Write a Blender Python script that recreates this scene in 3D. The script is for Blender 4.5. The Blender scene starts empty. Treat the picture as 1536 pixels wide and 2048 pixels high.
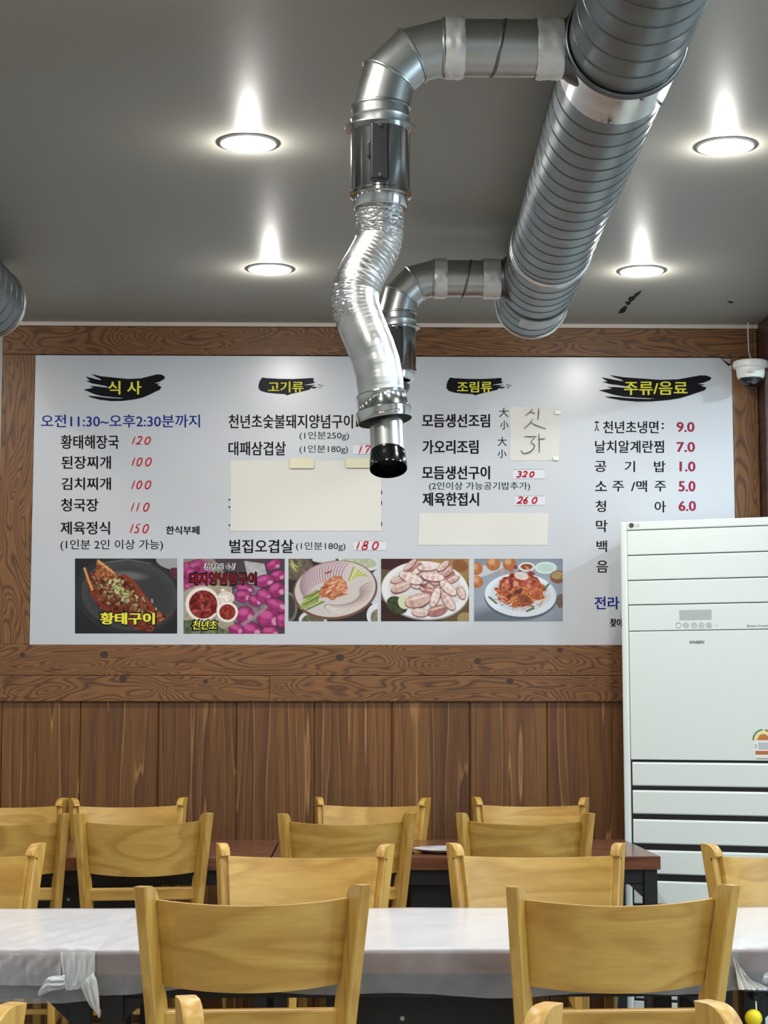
import bpy, math, random
import numpy as np
from mathutils import Vector, Matrix
from mathutils.geometry import tessellate_polygon

PI = math.pi
rad = math.radians
scene = bpy.context.scene
COL = scene.collection
random.seed(7)

# ------------------------------------------------------------------ camera
CAM_H = 1.21
FPX = 3600.0                                   # focal length in pixels of the 1536x2048 frame
PITCH = math.atan(396 / FPX)
YAW = rad(1.2)                                 # turned a little to the right of the wall's normal
cd = bpy.data.cameras.new('camera')
cam = bpy.data.objects.new('camera', cd)
COL.objects.link(cam)
cam.location = (0, 0, CAM_H)
cam.rotation_euler = (PI / 2 + PITCH, 0, -YAW)
cd.sensor_fit = 'VERTICAL'
cd.sensor_height = 36
cd.lens = 36 * FPX / 2048
cd.clip_start = 0.05
scene.camera = cam

# ------------------------------------------------------------------ exposure and world
scene.view_settings.view_transform = 'Standard'
scene.view_settings.look = 'None'
scene.view_settings.gamma = 1
scene.view_settings.exposure = -0.7
w = bpy.data.worlds.new('world')
scene.world = w
w.use_nodes = True
w.node_tree.nodes['Background'].inputs[0].default_value = (0.75, 0.88, 1.0, 1)
w.node_tree.nodes['Background'].inputs[1].default_value = 0.3

CEIL = 2.768
WALL = 7.2
LAMP_W = 15.0
LAMP_COL = (1.0, 0.965, 0.92)


def lamp(loc, power=LAMP_W, size=0.13, col=LAMP_COL, parent=None, spread=170):
    ld = bpy.data.lights.new('downlight_lamp', 'AREA')
    ld.shape = 'DISK'
    ld.size = size
    ld.energy = power
    ld.color = col
    ld.spread = rad(spread)
    o = bpy.data.objects.new('downlight_lamp', ld)
    COL.objects.link(o)
    if parent:
        o.parent = parent
        o.location = Vector(loc) - parent.location
    else:
        o.location = loc
    # the bulging diffuser also throws light sideways along the ceiling
    pd = bpy.data.lights.new('downlight_glow', 'POINT')
    pd.energy = power * 0.5
    pd.color = col
    pd.shadow_soft_size = 0.006
    q = bpy.data.objects.new('downlight_glow', pd)
    COL.objects.link(q)
    if parent:
        q.parent = parent
        q.location = Vector(loc) - parent.location + Vector((0, 0, -0.014))
    else:
        q.location = Vector(loc) + Vector((0, 0, -0.014))
    return o


# the room's grid of downlights goes on behind the camera and out to both sides
GX = [-2.924, -1.599, -0.274, 1.051, 2.376]
GY = [6.27, 4.84, 3.41, 1.98, 0.55, -0.88]
VISIBLE = [(-0.274, 6.27), (1.051, 6.27), (-0.274, 4.84), (1.051, 4.84)]
for gx in GX:
    for gy in GY:
        if (gx, gy) not in VISIBLE:
            if gx > 2:                             # the bay by the shop window: colder, stronger lamps
                lamp((gx, gy, CEIL - 0.016), LAMP_W * (2.3 if gy > 6 else 1.6), col=(0.76, 0.91, 1.0))
            else:
                lamp((gx, gy, CEIL - 0.016), LAMP_W * (0.35 if gx < -2 else 0.75 if gx < -1 else 1.0))
# daylight through the shop window in the right-hand wall
ld = bpy.data.lights.new('window_daylight', 'AREA')
ld.shape = 'RECTANGLE'
ld.size = 3.2
ld.size_y = 1.5
ld.energy = 210
ld.color = (0.62, 0.83, 1.0)
lo = bpy.data.objects.new('window_daylight', ld)
COL.objects.link(lo)
lo.location = (3.75, 2.2, 1.6)
lo.rotation_euler = (0, rad(90), 0)


# ------------------------------------------------------------------ helpers
def S(r, g, b):
    def f(c):
        c /= 255.0
        return c / 12.92 if c <= 0.04045 else ((c + 0.055) / 1.055) ** 2.4
    return (f(r), f(g), f(b), 1.0)


def at(px, py, Y):
    """point of the plane y = Y that the photograph shows at a pixel"""
    u = (px - 768) / FPX
    v = (1024 - py) / FPX
    fw = math.cos(PITCH) - v * math.sin(PITCH)
    up = math.sin(PITCH) + v * math.cos(PITCH)
    X = u * math.cos(YAW) + fw * math.sin(YAW)
    Yd = -u * math.sin(YAW) + fw * math.cos(YAW)
    k = Y / Yd
    return Vector((X * k, Y, CAM_H + up * k))


class MB:
    def __init__(s):
        s.v = []
        s.f = []

    def add(s, vs, fs):
        n = len(s.v)
        s.v += [tuple(p) for p in vs]
        s.f += [tuple(i + n for i in f) for f in fs]
        return s

    def box(s, x0, x1, y0, y1, z0, z1, M=None):
        vs = [Vector((x, y, z)) for z in (z0, z1) for y in (y0, y1) for x in (x0, x1)]
        if M is not None:
            vs = [M @ p for p in vs]
        return s.add(vs, [(0, 2, 3, 1), (4, 5, 7, 6), (0, 1, 5, 4), (2, 6, 7, 3), (0, 4, 6, 2), (1, 3, 7, 5)])

    def tube(s, pts, rads, n=24, caps=True, dirs=None):
        """rings along a path; dirs optionally gives each ring's normal (mitres)"""
        pts = [Vector(p) for p in pts]
        if not hasattr(rads, '__len__'):
            rads = [rads] * len(pts)
        tang = []
        for i in range(len(pts)):
            a = pts[max(i - 1, 0)]
            b = pts[min(i + 1, len(pts) - 1)]
            d = (b - a)
            tang.append(d.normalized() if d.length > 1e-9 else Vector((0, 0, 1)))
        if dirs:
            tang = [Vector(d).normalized() for d in dirs]
        ref = Vector((0, 1, 0)) if abs(tang[0].y) < 0.8 else Vector((1, 0, 0))
        u = (ref - tang[0] * ref.dot(tang[0])).normalized()
        vs, fs = [], []
        for i, p in enumerate(pts):
            t = tang[i]
            u = (u - t * u.dot(t)).normalized()
            b = t.cross(u)
            for k in range(n):
                a = 2 * PI * k / n
                vs.append(p + (u * math.cos(a) + b * math.sin(a)) * rads[i])
        for i in range(len(pts) - 1):
            for k in range(n):
                k2 = (k + 1) % n
                fs.append((i * n + k, i * n + k2, (i + 1) * n + k2, (i + 1) * n + k))
        if caps:
            fs.append(tuple(range(n - 1, -1, -1)))
            fs.append(tuple(range((len(pts) - 1) * n, len(pts) * n)))
        return s.add(vs, fs)

    def cyl(s, p0, p1, r, n=24, r1=None):
        return s.tube([p0, p1], [r, r if r1 is None else r1], n)

    def grid(s, P, flip=False):
        h = len(P)
        wd = len(P[0])
        vs = [p for row in P for p in row]
        fs = []
        for i in range(h - 1):
            for j in range(wd - 1):
                q = (i * wd + j, i * wd + j + 1, (i + 1) * wd + j + 1, (i + 1) * wd + j)
                fs.append(q[::-1] if flip else q)
        return s.add(vs, fs)

    def poly(s, pts):
        vs = [Vector(p) for p in pts]
        tris = tessellate_polygon([vs])
        fs = []
        for t in tris:
            a, b, c = t
            nrm = (vs[b] - vs[a]).cross(vs[c] - vs[a])
            fs.append((a, b, c) if nrm.y < 0 else (a, c, b))
        return s.add(vs, fs)

    def ribbon(s, pts, wd, y):
        """flat pen stroke on a wall-parallel plane y; pts are (x, z)"""
        P = [Vector(p) for p in pts]
        L, R = [], []
        for i, p in enumerate(P):
            a = P[max(i - 1, 0)]
            b = P[min(i + 1, len(P) - 1)]
            d = (b - a).normalized()
            n = Vector((-d.y, d.x)) * wd / 2
            if i in (0, len(P) - 1):
                n *= 0.6
            L.append((p.x + n.x, y, p.y + n.y))
            R.append((p.x - n.x, y, p.y - n.y))
        return s.grid([R, L])

    def build(s, name, mat, parent=None, smooth=None, bevel=0, local=False, seg=2):
        me = bpy.data.meshes.new(name)
        vs = [Vector(p) for p in s.v]
        if local:
            c = Vector((0, 0, 0))
        else:
            lo_ = Vector([min(p[i] for p in vs) for i in range(3)])
            hi_ = Vector([max(p[i] for p in vs) for i in range(3)])
            c = (lo_ + hi_) / 2
        me.from_pydata([p - c for p in vs], [], s.f)
        me.update()
        if smooth is not None:
            for p in me.polygons:
                p.use_smooth = True
            if smooth < 180:
                me.set_sharp_from_angle(angle=rad(smooth))
        return finish(name, me, mat, parent, c, bevel, seg, local)


def wloc(o):
    p = Vector((0, 0, 0))
    while o:
        p += o.location
        o = o.parent
    return p


def finish(name, me, mat, parent, c, bevel=0, seg=2, local=False):
    if mat:
        me.materials.append(mat)
    o = bpy.data.objects.new(name, me)
    COL.objects.link(o)
    if parent:
        o.parent = parent
        o.location = c if local else c - wloc(parent)
    else:
        o.location = c
    if bevel:
        m = o.modifiers.new('bevel', 'BEVEL')
        m.width = bevel
        m.segments = seg
        m.limit_method = 'ANGLE'
        m.angle_limit = rad(40)
        m.harden_normals = False
    return o


def tag(o, label=None, cat=None, group=None, kind=None):
    for k, v in (('label', label), ('category', cat), ('group', group), ('kind', kind)):
        if v:
            o[k] = v
    return o


def thing(name, label, cat, loc, group=None, rz=0):
    o = bpy.data.objects.new(name, None)
    COL.objects.link(o)
    o.location = loc
    o.rotation_euler.z = rz
    o.empty_display_size = 0.1
    return tag(o, label, cat, group)


def copy_tree(o, parent=None):
    c = o.copy()
    COL.objects.link(c)
    c.parent = parent
    for ch in list(o.children):
        copy_tree(ch, c)
    return c


def struct(o):
    o['kind'] = 'structure'
    return o


# ------------------------------------------------------------------ materials
def mat_new(name):
    m = bpy.data.materials.new(name)
    m.use_nodes = True
    return m, m.node_tree.nodes, m.node_tree.links, m.node_tree.nodes['Principled BSDF']


def pm(name, col, rough=0.5, metal=0.0, bump=0.0, bscale=40, vary=0.0, vscale=6, coat=0.0, spec=0.5, aniso=None):
    m, N, L, b = mat_new(name)
    b.inputs['Base Color'].default_value = col
    b.inputs['Roughness'].default_value = rough
    b.inputs['Metallic'].default_value = metal
    b.inputs['Specular IOR Level'].default_value = spec
    b.inputs['Coat Weight'].default_value = coat
    tc = N.new('ShaderNodeTexCoord')
    if vary:
        n = N.new('ShaderNodeTexNoise')
        n.inputs['Scale'].default_value = vscale
        n.inputs['Detail'].default_value = 5
        L.new(tc.outputs['Object'], n.inputs['Vector'])
        mx = N.new('ShaderNodeMix')
        mx.data_type = 'RGBA'
        mx.inputs[6].default_value = tuple(c * (1 - vary) for c in col[:3]) + (1,)
        mx.inputs[7].default_value = tuple(min(1, c * (1 + vary)) for c in col[:3]) + (1,)
        L.new(n.outputs['Fac'], mx.inputs[0])
        L.new(mx.outputs[2], b.inputs['Base Color'])
    if bump:
        n = N.new('ShaderNodeTexNoise')
        n.inputs['Scale'].default_value = bscale
        n.inputs['Detail'].default_value = 4
        L.new(tc.outputs['Object'], n.inputs['Vector'])
        bp = N.new('ShaderNodeBump')
        bp.inputs['Strength'].default_value = bump
        bp.inputs['Distance'].default_value = 0.01
        L.new(n.outputs['Fac'], bp.inputs['Height'])
        L.new(bp.outputs['Normal'], b.inputs['Normal'])
    return m


def emit(name, col, strength):
    m, N, L, b = mat_new(name)
    b.inputs['Base Color'].default_value = (0.9, 0.9, 0.9, 1)
    b.inputs['Emission Color'].default_value = col
    b.inputs['Emission Strength'].default_value = strength
    return m


def ramp(N, stops):
    r = N.new('ShaderNodeValToRGB')
    e = r.color_ramp.elements
    while len(e) < len(stops):
        e.new(0.5)
    for i, (p, c) in enumerate(stops):
        e[i].position = p
        e[i].color = c
    return r


def mathn(N, L, op, a, b=None):
    n = N.new('ShaderNodeMath')
    n.operation = op
    for i, x in enumerate((a, b)):
        if x is None:
            continue
        if isinstance(x, (int, float)):
            n.inputs[i].default_value = x
        else:
            L.new(x, n.inputs[i])
    return n.outputs[0]


def figured_wood(name, light, dark, scale, rings=9, rough=0.5, rand=True, line=(0.0, 0.28, 0.6), fine=0.25, fscale=None, bump=0.15, dist=0.6, off=(0, 0, 0), detail=1.5):
    """growth-ring contour figure: level lines of a stretched noise field"""
    m, N, L, b = mat_new(name)
    tc = N.new('ShaderNodeTexCoord')
    mp = N.new('ShaderNodeMapping')
    mp.inputs['Scale'].default_value = scale
    mp.inputs['Location'].default_value = off
    L.new(tc.outputs['Object'], mp.inputs['Vector'])
    vec = mp.outputs['Vector']
    if rand:
        oi = N.new('ShaderNodeObjectInfo')
        cmb = N.new('ShaderNodeCombineXYZ')
        k = mathn(N, L, 'MULTIPLY', oi.outputs['Random'], 37.0)
        for i in range(3):
            L.new(k, cmb.inputs[i])
        va = N.new('ShaderNodeVectorMath')
        va.operation = 'ADD'
        L.new(vec, va.inputs[0])
        L.new(cmb.outputs[0], va.inputs[1])
        vec = va.outputs[0]
    n = N.new('ShaderNodeTexNoise')
    n.inputs['Scale'].default_value = 1.0
    n.inputs['Detail'].default_value = detail
    n.inputs['Roughness'].default_value = 0.45
    n.inputs['Distortion'].default_value = dist
    L.new(vec, n.inputs['Vector'])
    k = mathn(N, L, 'MULTIPLY', n.outputs['Fac'], rings)
    k = mathn(N, L, 'FRACT', k)
    r = ramp(N, [(line[0], dark), (line[1], light), (line[2], light), (1.0, dark)])
    L.new(k, r.inputs['Fac'])
    # fine fibre streaks
    mp2 = N.new('ShaderNodeMapping')
    mp2.inputs['Scale'].default_value = fscale or tuple(s * 9 for s in scale)
    L.new(tc.outputs['Object'], mp2.inputs['Vector'])
    n2 = N.new('ShaderNodeTexNoise')
    n2.inputs['Scale'].default_value = 1.0
    n2.inputs['Detail'].default_value = 4
    L.new(mp2.outputs['Vector'], n2.inputs['Vector'])
    r2 = ramp(N, [(0.3, (1 - fine, 1 - fine, 1 - fine, 1)), (0.7, (1 + fine * 0.3,) * 3 + (1,))])
    L.new(n2.outputs['Fac'], r2.inputs['Fac'])
    mx = N.new('ShaderNodeMix')
    mx.data_type = 'RGBA'
    mx.blend_type = 'MULTIPLY'
    mx.inputs[0].default_value = 1
    L.new(r.outputs['Color'], mx.inputs[6])
    L.new(r2.outputs['Color'], mx.inputs[7])
    L.new(mx.outputs[2], b.inputs['Base Color'])
    b.inputs['Roughness'].default_value = rough
    if bump:
        bp = N.new('ShaderNodeBump')
        bp.inputs['Strength'].default_value = bump
        bp.inputs['Distance'].default_value = 0.004
        L.new(r.outputs['Color'], bp.inputs['Height'])
        L.new(bp.outputs['Normal'], b.inputs['Normal'])
    return m


def plank_wood(name):
    """vertical boards: every board its own tone and its own upright grain"""
    m, N, L, b = mat_new(name)
    tc = N.new('ShaderNodeTexCoord')
    sp = N.new('ShaderNodeSeparateXYZ')
    L.new(tc.outputs['Object'], sp.inputs[0])
    idx = mathn(N, L, 'FLOOR', mathn(N, L, 'DIVIDE', sp.outputs[0], 0.154))
    wn = N.new('ShaderNodeTexWhiteNoise')
    wn.noise_dimensions = '1D'
    L.new(idx, wn.inputs['W'])
    off = mathn(N, L, 'MULTIPLY', wn.outputs['Value'], 40.0)
    cmb = N.new('ShaderNodeCombineXYZ')
    L.new(mathn(N, L, 'ADD', mathn(N, L, 'MULTIPLY', sp.outputs[0], 9.0), off), cmb.inputs[0])
    L.new(mathn(N, L, 'MULTIPLY', sp.outputs[2], 0.32), cmb.inputs[2])
    n = N.new('ShaderNodeTexNoise')
    n.inputs['Scale'].default_value = 1.0
    n.inputs['Detail'].default_value = 2.0
    n.inputs['Distortion'].default_value = 0.12
    L.new(cmb.outputs[0], n.inputs['Vector'])
    k = mathn(N, L, 'FRACT', mathn(N, L, 'MULTIPLY', n.outputs['Fac'], 7.0))
    r = ramp(N, [(0.0, S(97, 60, 25)), (0.5, S(118, 77, 32)), (0.9, S(122, 81, 35)), (0.955, S(164, 122, 74)), (1.0, S(92, 58, 28))])
    L.new(k, r.inputs['Fac'])
    cmb2 = N.new('ShaderNodeCombineXYZ')
    L.new(mathn(N, L, 'MULTIPLY', sp.outputs[0], 170.0), cmb2.inputs[0])
    L.new(mathn(N, L, 'MULTIPLY', sp.outputs[2], 5.0), cmb2.inputs[2])
    n2 = N.new('ShaderNodeTexNoise')
    n2.inputs['Scale'].default_value = 1.0
    n2.inputs['Detail'].default_value = 3
    L.new(cmb2.outputs[0], n2.inputs['Vector'])
    r2 = ramp(N, [(0.3, (0.62, 0.62, 0.62, 1)), (0.7, (1.15, 1.15, 1.15, 1))])
    L.new(n2.outputs['Fac'], r2.inputs['Fac'])
    mx = N.new('ShaderNodeMix')
    mx.data_type = 'RGBA'
    mx.blend_type = 'MULTIPLY'
    mx.inputs[0].default_value = 1
    L.new(r.outputs['Color'], mx.inputs[6])
    L.new(r2.outputs['Color'], mx.inputs[7])
    tone = ramp(N, [(0.0, (0.74, 0.70, 0.68, 1)), (1.0, (1.12, 1.1, 1.05, 1))])
    L.new(wn.outputs['Value'], tone.inputs['Fac'])
    mx2 = N.new('ShaderNodeMix')
    mx2.data_type = 'RGBA'
    mx2.blend_type = 'MULTIPLY'
    mx2.inputs[0].default_value = 1
    L.new(mx.outputs[2], mx2.inputs[6])
    L.new(tone.outputs['Color'], mx2.inputs[7])
    L.new(mx2.outputs[2], b.inputs['Base Color'])
    b.inputs['Roughness'].default_value = 0.5
    return m


def film_mat(name, base=0.3, gain=0.75, tint=(0.73, 0.75, 0.79)):
    """thin milky sheet: the more it is seen edge-on the less shows through it"""
    m, N, L, b = mat_new(name)
    out = N['Material Output']
    b.inputs['Base Color'].default_value = tint + (1,)
    b.inputs['Roughness'].default_value = 0.22
    b.inputs['Specular IOR Level'].default_value = 0.7
    tr = N.new('ShaderNodeBsdfTransparent')
    lw = N.new('ShaderNodeLayerWeight')
    lw.inputs['Blend'].default_value = 0.5
    tc = N.new('ShaderNodeTexCoord')
    n = N.new('ShaderNodeTexNoise')
    n.inputs['Scale'].default_value = 9
    n.inputs['Detail'].default_value = 4
    L.new(tc.outputs['Object'], n.inputs['Vector'])
    v = mathn(N, L, 'MULTIPLY', mathn(N, L, 'SUBTRACT', n.outputs['Fac'], 0.5), 0.35)
    k = mathn(N, L, 'ADD', mathn(N, L, 'MULTIPLY', lw.outputs['Facing'], gain), base)
    k = mathn(N, L, 'ADD', k, v)
    k = mathn(N, L, 'MINIMUM', mathn(N, L, 'MAXIMUM', k, 0.1), 0.97)
    mx = N.new('ShaderNodeMixShader')
    L.new(k, mx.inputs[0])
    L.new(tr.outputs[0], mx.inputs[1])
    L.new(b.outputs[0], mx.inputs[2])
    L.new(mx.outputs[0], out.inputs['Surface'])
    return m


def galv(name, col, rough, var=0.25, scale=14, bump=0.0, bscale=30, metal=1.0):
    m, N, L, b = mat_new(name)
    b.inputs['Metallic'].default_value = metal
    tc = N.new('ShaderNodeTexCoord')
    n = N.new('ShaderNodeTexNoise')
    n.inputs['Scale'].default_value = scale
    n.inputs['Detail'].default_value = 6
    L.new(tc.outputs['Object'], n.inputs['Vector'])
    r = ramp(N, [(0.3, tuple(c * (1 - var) for c in col[:3]) + (1,)), (0.7, tuple(min(1, c * (1 + var)) for c in col[:3]) + (1,))])
    L.new(n.outputs['Fac'], r.inputs['Fac'])
    L.new(r.outputs['Color'], b.inputs['Base Color'])
    r3 = ramp(N, [(0.3, (rough * 0.8,) * 3 + (1,)), (0.7, (rough * 1.25,) * 3 + (1,))])
    L.new(n.outputs['Fac'], r3.inputs['Fac'])
    L.new(r3.outputs['Color'], b.inputs['Roughness'])
    if bump:
        n2 = N.new('ShaderNodeTexNoise')
        n2.inputs['Scale'].default_value = bscale
        n2.inputs['Detail'].default_value = 3
        L.new(tc.outputs['Object'], n2.inputs['Vector'])
        bp = N.new('ShaderNodeBump')
        bp.inputs['Strength'].default_value = bump
        bp.inputs['Distance'].default_value = 0.01
        L.new(n2.outputs['Fac'], bp.inputs['Height'])
        L.new(bp.outputs['Normal'], b.inputs['Normal'])
    return m


M = {}
M['ceiling'] = pm('ceiling_paint', S(146, 145, 136), 0.45, bump=0.02, bscale=3, vary=0.03, vscale=1.5)
M['floor'] = pm('floor_tile', S(150, 150, 150), 0.35, vary=0.08, vscale=3)
M['plaster'] = pm('pale_plaster', S(205, 208, 206), 0.7, vary=0.03)
M['cornice'] = pm('cornice_white', S(205, 195, 185), 0.5)
M['planks'] = plank_wood('brown_plank_panelling')
HL, HD = S(128, 86, 45), S(78, 46, 22)
M['trim_h'] = figured_wood('figured_trim_along', HL, HD, (1.7, 4, 8.5), rings=19, line=(0.0, 0.35, 0.72), fine=0.2, fscale=(8, 60, 130), bump=0.15, dist=1.5, detail=1.0)
M['trim_v'] = figured_wood('figured_trim_upright', HL, HD, (8.5, 4, 1.7), rings=17, line=(0.0, 0.35, 0.72), fine=0.2, fscale=(130, 60, 8), bump=0.15, dist=1.5, detail=1.0)
M['darkwood'] = figured_wood('dark_beam_wood', S(72, 46, 34), S(48, 30, 24), (2, 2, 10), rings=6)
M['knot'] = pm('wood_knot', S(58, 36, 24), 0.5)
M['board'] = pm('printed_board', S(194, 198, 204), 0.28, bump=0.015, bscale=2.5, vary=0.015, vscale=1)
M['black'] = pm('print_black', S(16, 16, 22), 0.6, spec=0.12)
M['soot'] = pm('print_charcoal', S(46, 48, 54), 0.6, spec=0.12)
M['navy'] = pm('print_blue', S(24, 42, 128), 0.6, spec=0.12)
M['yellow'] = pm('print_yellow', S(226, 220, 74), 0.6, spec=0.12)
M['red'] = pm('pen_red', S(186, 22, 44), 0.6, spec=0.12)
M['crimson'] = pm('print_crimson', S(142, 38, 62), 0.6, spec=0.12)
M['darkred'] = pm('print_dark_red', S(120, 20, 28), 0.6, spec=0.12)
M['green'] = pm('print_dark_green', S(24, 50, 44), 0.6, spec=0.12)
M['pen'] = pm('pen_grey', S(62, 62, 62), 0.6, spec=0.12)
M['paper'] = pm('white_paper', S(216, 214, 206), 0.55, bump=0.05, bscale=10, vary=0.02)
M['tape'] = pm('yellowed_tape', S(214, 210, 180), 0.3)
M['sticker'] = pm('label_paper', S(214, 216, 222), 0.4)
M['duct'] = galv('galvanised_spiral', (0.19, 0.228, 0.242, 1), 0.38, var=0.18, scale=9, metal=0.95)
M['seam'] = galv('lock_seam', (0.16, 0.17, 0.175, 1), 0.4)
M['band'] = galv('bare_band', (0.66, 0.68, 0.67, 1), 0.3, var=0.12)
M['branch'] = galv('branch_steel', (0.45, 0.47, 0.46, 1), 0.3, var=0.1, scale=7)
M['chrome'] = galv('polished_steel', (0.62, 0.63, 0.62, 1), 0.12, var=0.08, scale=5)
M['blackchrome'] = galv('dark_chrome', (0.10, 0.10, 0.105, 1), 0.12, var=0.1, scale=5)
M['foil'] = galv('aluminium_foil', (0.60, 0.61, 0.605, 1), 0.36, var=0.1, scale=20, bump=0.03, bscale=60)
M['foiltape'] = galv('foil_tape', (0.70, 0.70, 0.68, 1), 0.4, var=0.12, scale=25, bump=0.15, bscale=25, metal=0.6)
M['patch'] = pm('grey_tape', S(176, 182, 186), 0.5, vary=0.06)
M['blackplastic'] = pm('black_plastic', S(18, 20, 26), 0.4)
M['inside'] = pm('matt_black', S(8, 8, 9), 0.7)  # plain black, for the clamp's underside and the disc in the nozzle mouth
M['whiteplastic'] = pm('white_plastic', S(226, 228, 222), 0.35)
M['ac'] = pm('ac_white', S(222, 230, 226), 0.33)
M['acgap'] = pm('ac_gap_black', S(14, 16, 18), 0.6)
M['lcd'] = pm('grey_lcd', S(176, 186, 184), 0.25)
M['acgrey'] = pm('ac_print_grey', S(166, 170, 169), 0.4)
M['acdark'] = pm('ac_print_dark', S(70, 70, 76), 0.4)
M['glassdark'] = pm('dome_glass', S(20, 21, 24), 0.12)
M['chairwood'] = figured_wood('blond_chair_wood', S(198, 157, 78), S(178, 134, 58), (2.2, 4, 9), rings=5, line=(0.0, 0.5, 0.8), fine=0.12, fscale=(10, 60, 120), bump=0, rough=0.38, dist=0.5)
M['chairpost'] = figured_wood('blond_post_wood', S(198, 158, 78), S(178, 134, 58), (14, 14, 1.8), rings=4, line=(0.0, 0.5, 0.8), fine=0.12, fscale=(120, 120, 8), bump=0, rough=0.38)
M['screw'] = pm('screw_hole', S(70, 48, 26), 0.5)
M['tabletop'] = figured_wood('red_brown_laminate', S(112, 70, 50), S(88, 52, 38), (2, 9, 12), rings=5, rough=0.22, bump=0, fine=0.2)
M['blacksteel'] = pm('black_steel', S(13, 14, 17), 0.45)
M['film'] = film_mat('milky_table_film', 0.2, 0.85)
M['filmfold'] = film_mat('gathered_film', 0.5, 0.5, (0.82, 0.87, 0.88))
M['yellowball'] = pm('yellow_ball', S(236, 216, 30), 0.4)
M['stick'] = pm('white_stick', S(235, 235, 228), 0.5)
M['steelplate'] = galv('stainless_plate', (0.75, 0.76, 0.77, 1), 0.35, metal=0.6)
M['diffuser'] = emit('lamp_diffuser', (1, 0.98, 0.95, 1), 14)
M['lamprim'] = pm('lamp_rim', S(235, 235, 230), 0.4)
M['glass'] = pm('window_glass', (1, 1, 1, 1), 0.02)
M['glass'].node_tree.nodes['Principled BSDF'].inputs['Transmission Weight'].default_value = 1.0

# ------------------------------------------------------------------ room shell
X_LEFT, X_RIGHT, Y_FRONT = -4.2, 3.6, -3.0
struct(MB().box(X_LEFT, X_RIGHT + 0.1, Y_FRONT, WALL + 0.1, -0.08, 0).build('floor', M['floor']))
ceiling = struct(MB().box(X_LEFT, X_RIGHT + 0.1, Y_FRONT, WALL + 0.1, CEIL, CEIL + 0.08).build('ceiling', M['ceiling']))
struct(MB().box(X_LEFT, X_RIGHT + 0.1, WALL, WALL + 0.1, 0, CEIL).build('wall_back', M['plaster']))
struct(MB().box(X_LEFT - 0.1, X_LEFT, Y_FRONT, WALL + 0.1, 0, CEIL).build('wall_left', M['plaster']))
struct(MB().box(X_LEFT, X_RIGHT + 0.1, Y_FRONT - 0.1, Y_FRONT, 0, CEIL).build('wall_front', M['plaster']))
# right wall with the shop window
wr = MB()
wr.box(X_RIGHT, X_RIGHT + 0.1, Y_FRONT, 0.5, 0, CEIL)
wr.box(X_RIGHT, X_RIGHT + 0.1, 3.9, WALL, 0, CEIL)
wr.box(X_RIGHT, X_RIGHT + 0.1, 0.5, 3.9, 0, 0.8)
wr.box(X_RIGHT, X_RIGHT + 0.1, 0.5, 3.9, 2.4, CEIL)
struct(wr.build('wall_right', M['plaster']))
wf = MB()
for y0, y1 in ((0.5, 0.56), (2.17, 2.23), (3.84, 3.9)):
    wf.box(X_RIGHT + 0.02, X_RIGHT + 0.08, y0, y1, 0.8, 2.4)
for z0, z1 in ((0.8, 0.86), (2.34, 2.4)):
    wf.box(X_RIGHT + 0.02, X_RIGHT + 0.08, 0.5, 3.9, z0, z1)
struct(wf.build('window_1', M['darkwood']))

# wood panelling of the back wall: boards below, figured trim round the sign
XL, XR = -1.388, 1.668
pl = MB()
x = -4.2 + 0.02
nb = 0
PW = 0.308
x0 = -1.358 - 3 * PW * 3
xs = []
k = 0
while True:
    a = -1.358 + (k - 9) * PW
    if a > 3.55:
        break
    xs.append(a)
    k += 1
for a in xs:
    a0, a1 = max(a, X_LEFT), min(a + PW, X_RIGHT)
    # each board with a small chamfer on its edges
    P = [(a0 + 0.0006, 0.012), (a0 + 0.004, 0.016), (a1 - 0.004, 0.016), (a1 - 0.0006, 0.012)]
    rows = []
    for z in (0.0, 1.243):
        rows.append([(px_, WALL - d, z) for px_, d in [(a0 + 0.0006, 0)] + P + [(a1 - 0.0006, 0)]])
    pl.grid(rows)
o = pl.build('trim_5', M['planks'])
struct(o)
# stationary origin keeps the boards and their tone in step
TF = WALL - 0.03                                # front of the figured trim
struct(MB().box(XL, XR, TF, WALL, 2.636, 2.752).build('trim_1', M['trim_h'], bevel=0.003))
struct(MB().box(XL, -1.256, TF + 0.002, WALL, 1.468, 2.636).build('trim_2', M['trim_v'], bevel=0.003))
struct(MB().box(1.564, XR, TF + 0.002, WALL, 1.468, 2.636).build('trim_3', M['trim_v'], bevel=0.003))
tr4 = MB().box(XL - 0.3, XR + 0.6, TF, WALL, 1.3455, 1.468).build('trim_4', M['trim_h'], bevel=0.003)
struct(tr4)
tr6 = MB().box(XL - 0.3, -0.305, TF - 0.002, WALL, 1.243, 1.3445).build('trim_6', M['trim_h'], bevel=0.003)
struct(tr6)
tr7 = MB().box(-0.3045, XR + 0.6, TF - 0.002, WALL, 1.243, 1.3445).build('trim_7', M['trim_h'], bevel=0.003)
struct(tr7)
for px_, py_, r_, par in ((208, 1309, 8, tr4), (680, 1315, 8, tr4), (45, 1310, 5, tr4), (246, 1358, 8, tr6), (411, 1363, 5, tr6), (955, 1322, 7, tr4), (1020, 1362, 7, tr7), (1120, 1300, 6, tr4)):
    p = at(px_, py_, TF - 0.003)
    kb = MB()
    ring = [(p.x + math.cos(a) * r_ * 0.002, TF - (0.0006 if par is tr4 else 0.0026), p.z + math.sin(a) * r_ * 0.0017) for a in [2 * PI * i / 20 for i in range(20)]]
    kb.poly(ring).build('knot', M['knot'], par)
struct(MB().box(X_LEFT, X_RIGHT, WALL - 0.036, WALL, 2.7525, CEIL).build('trim_8', M['cornice']))
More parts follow.
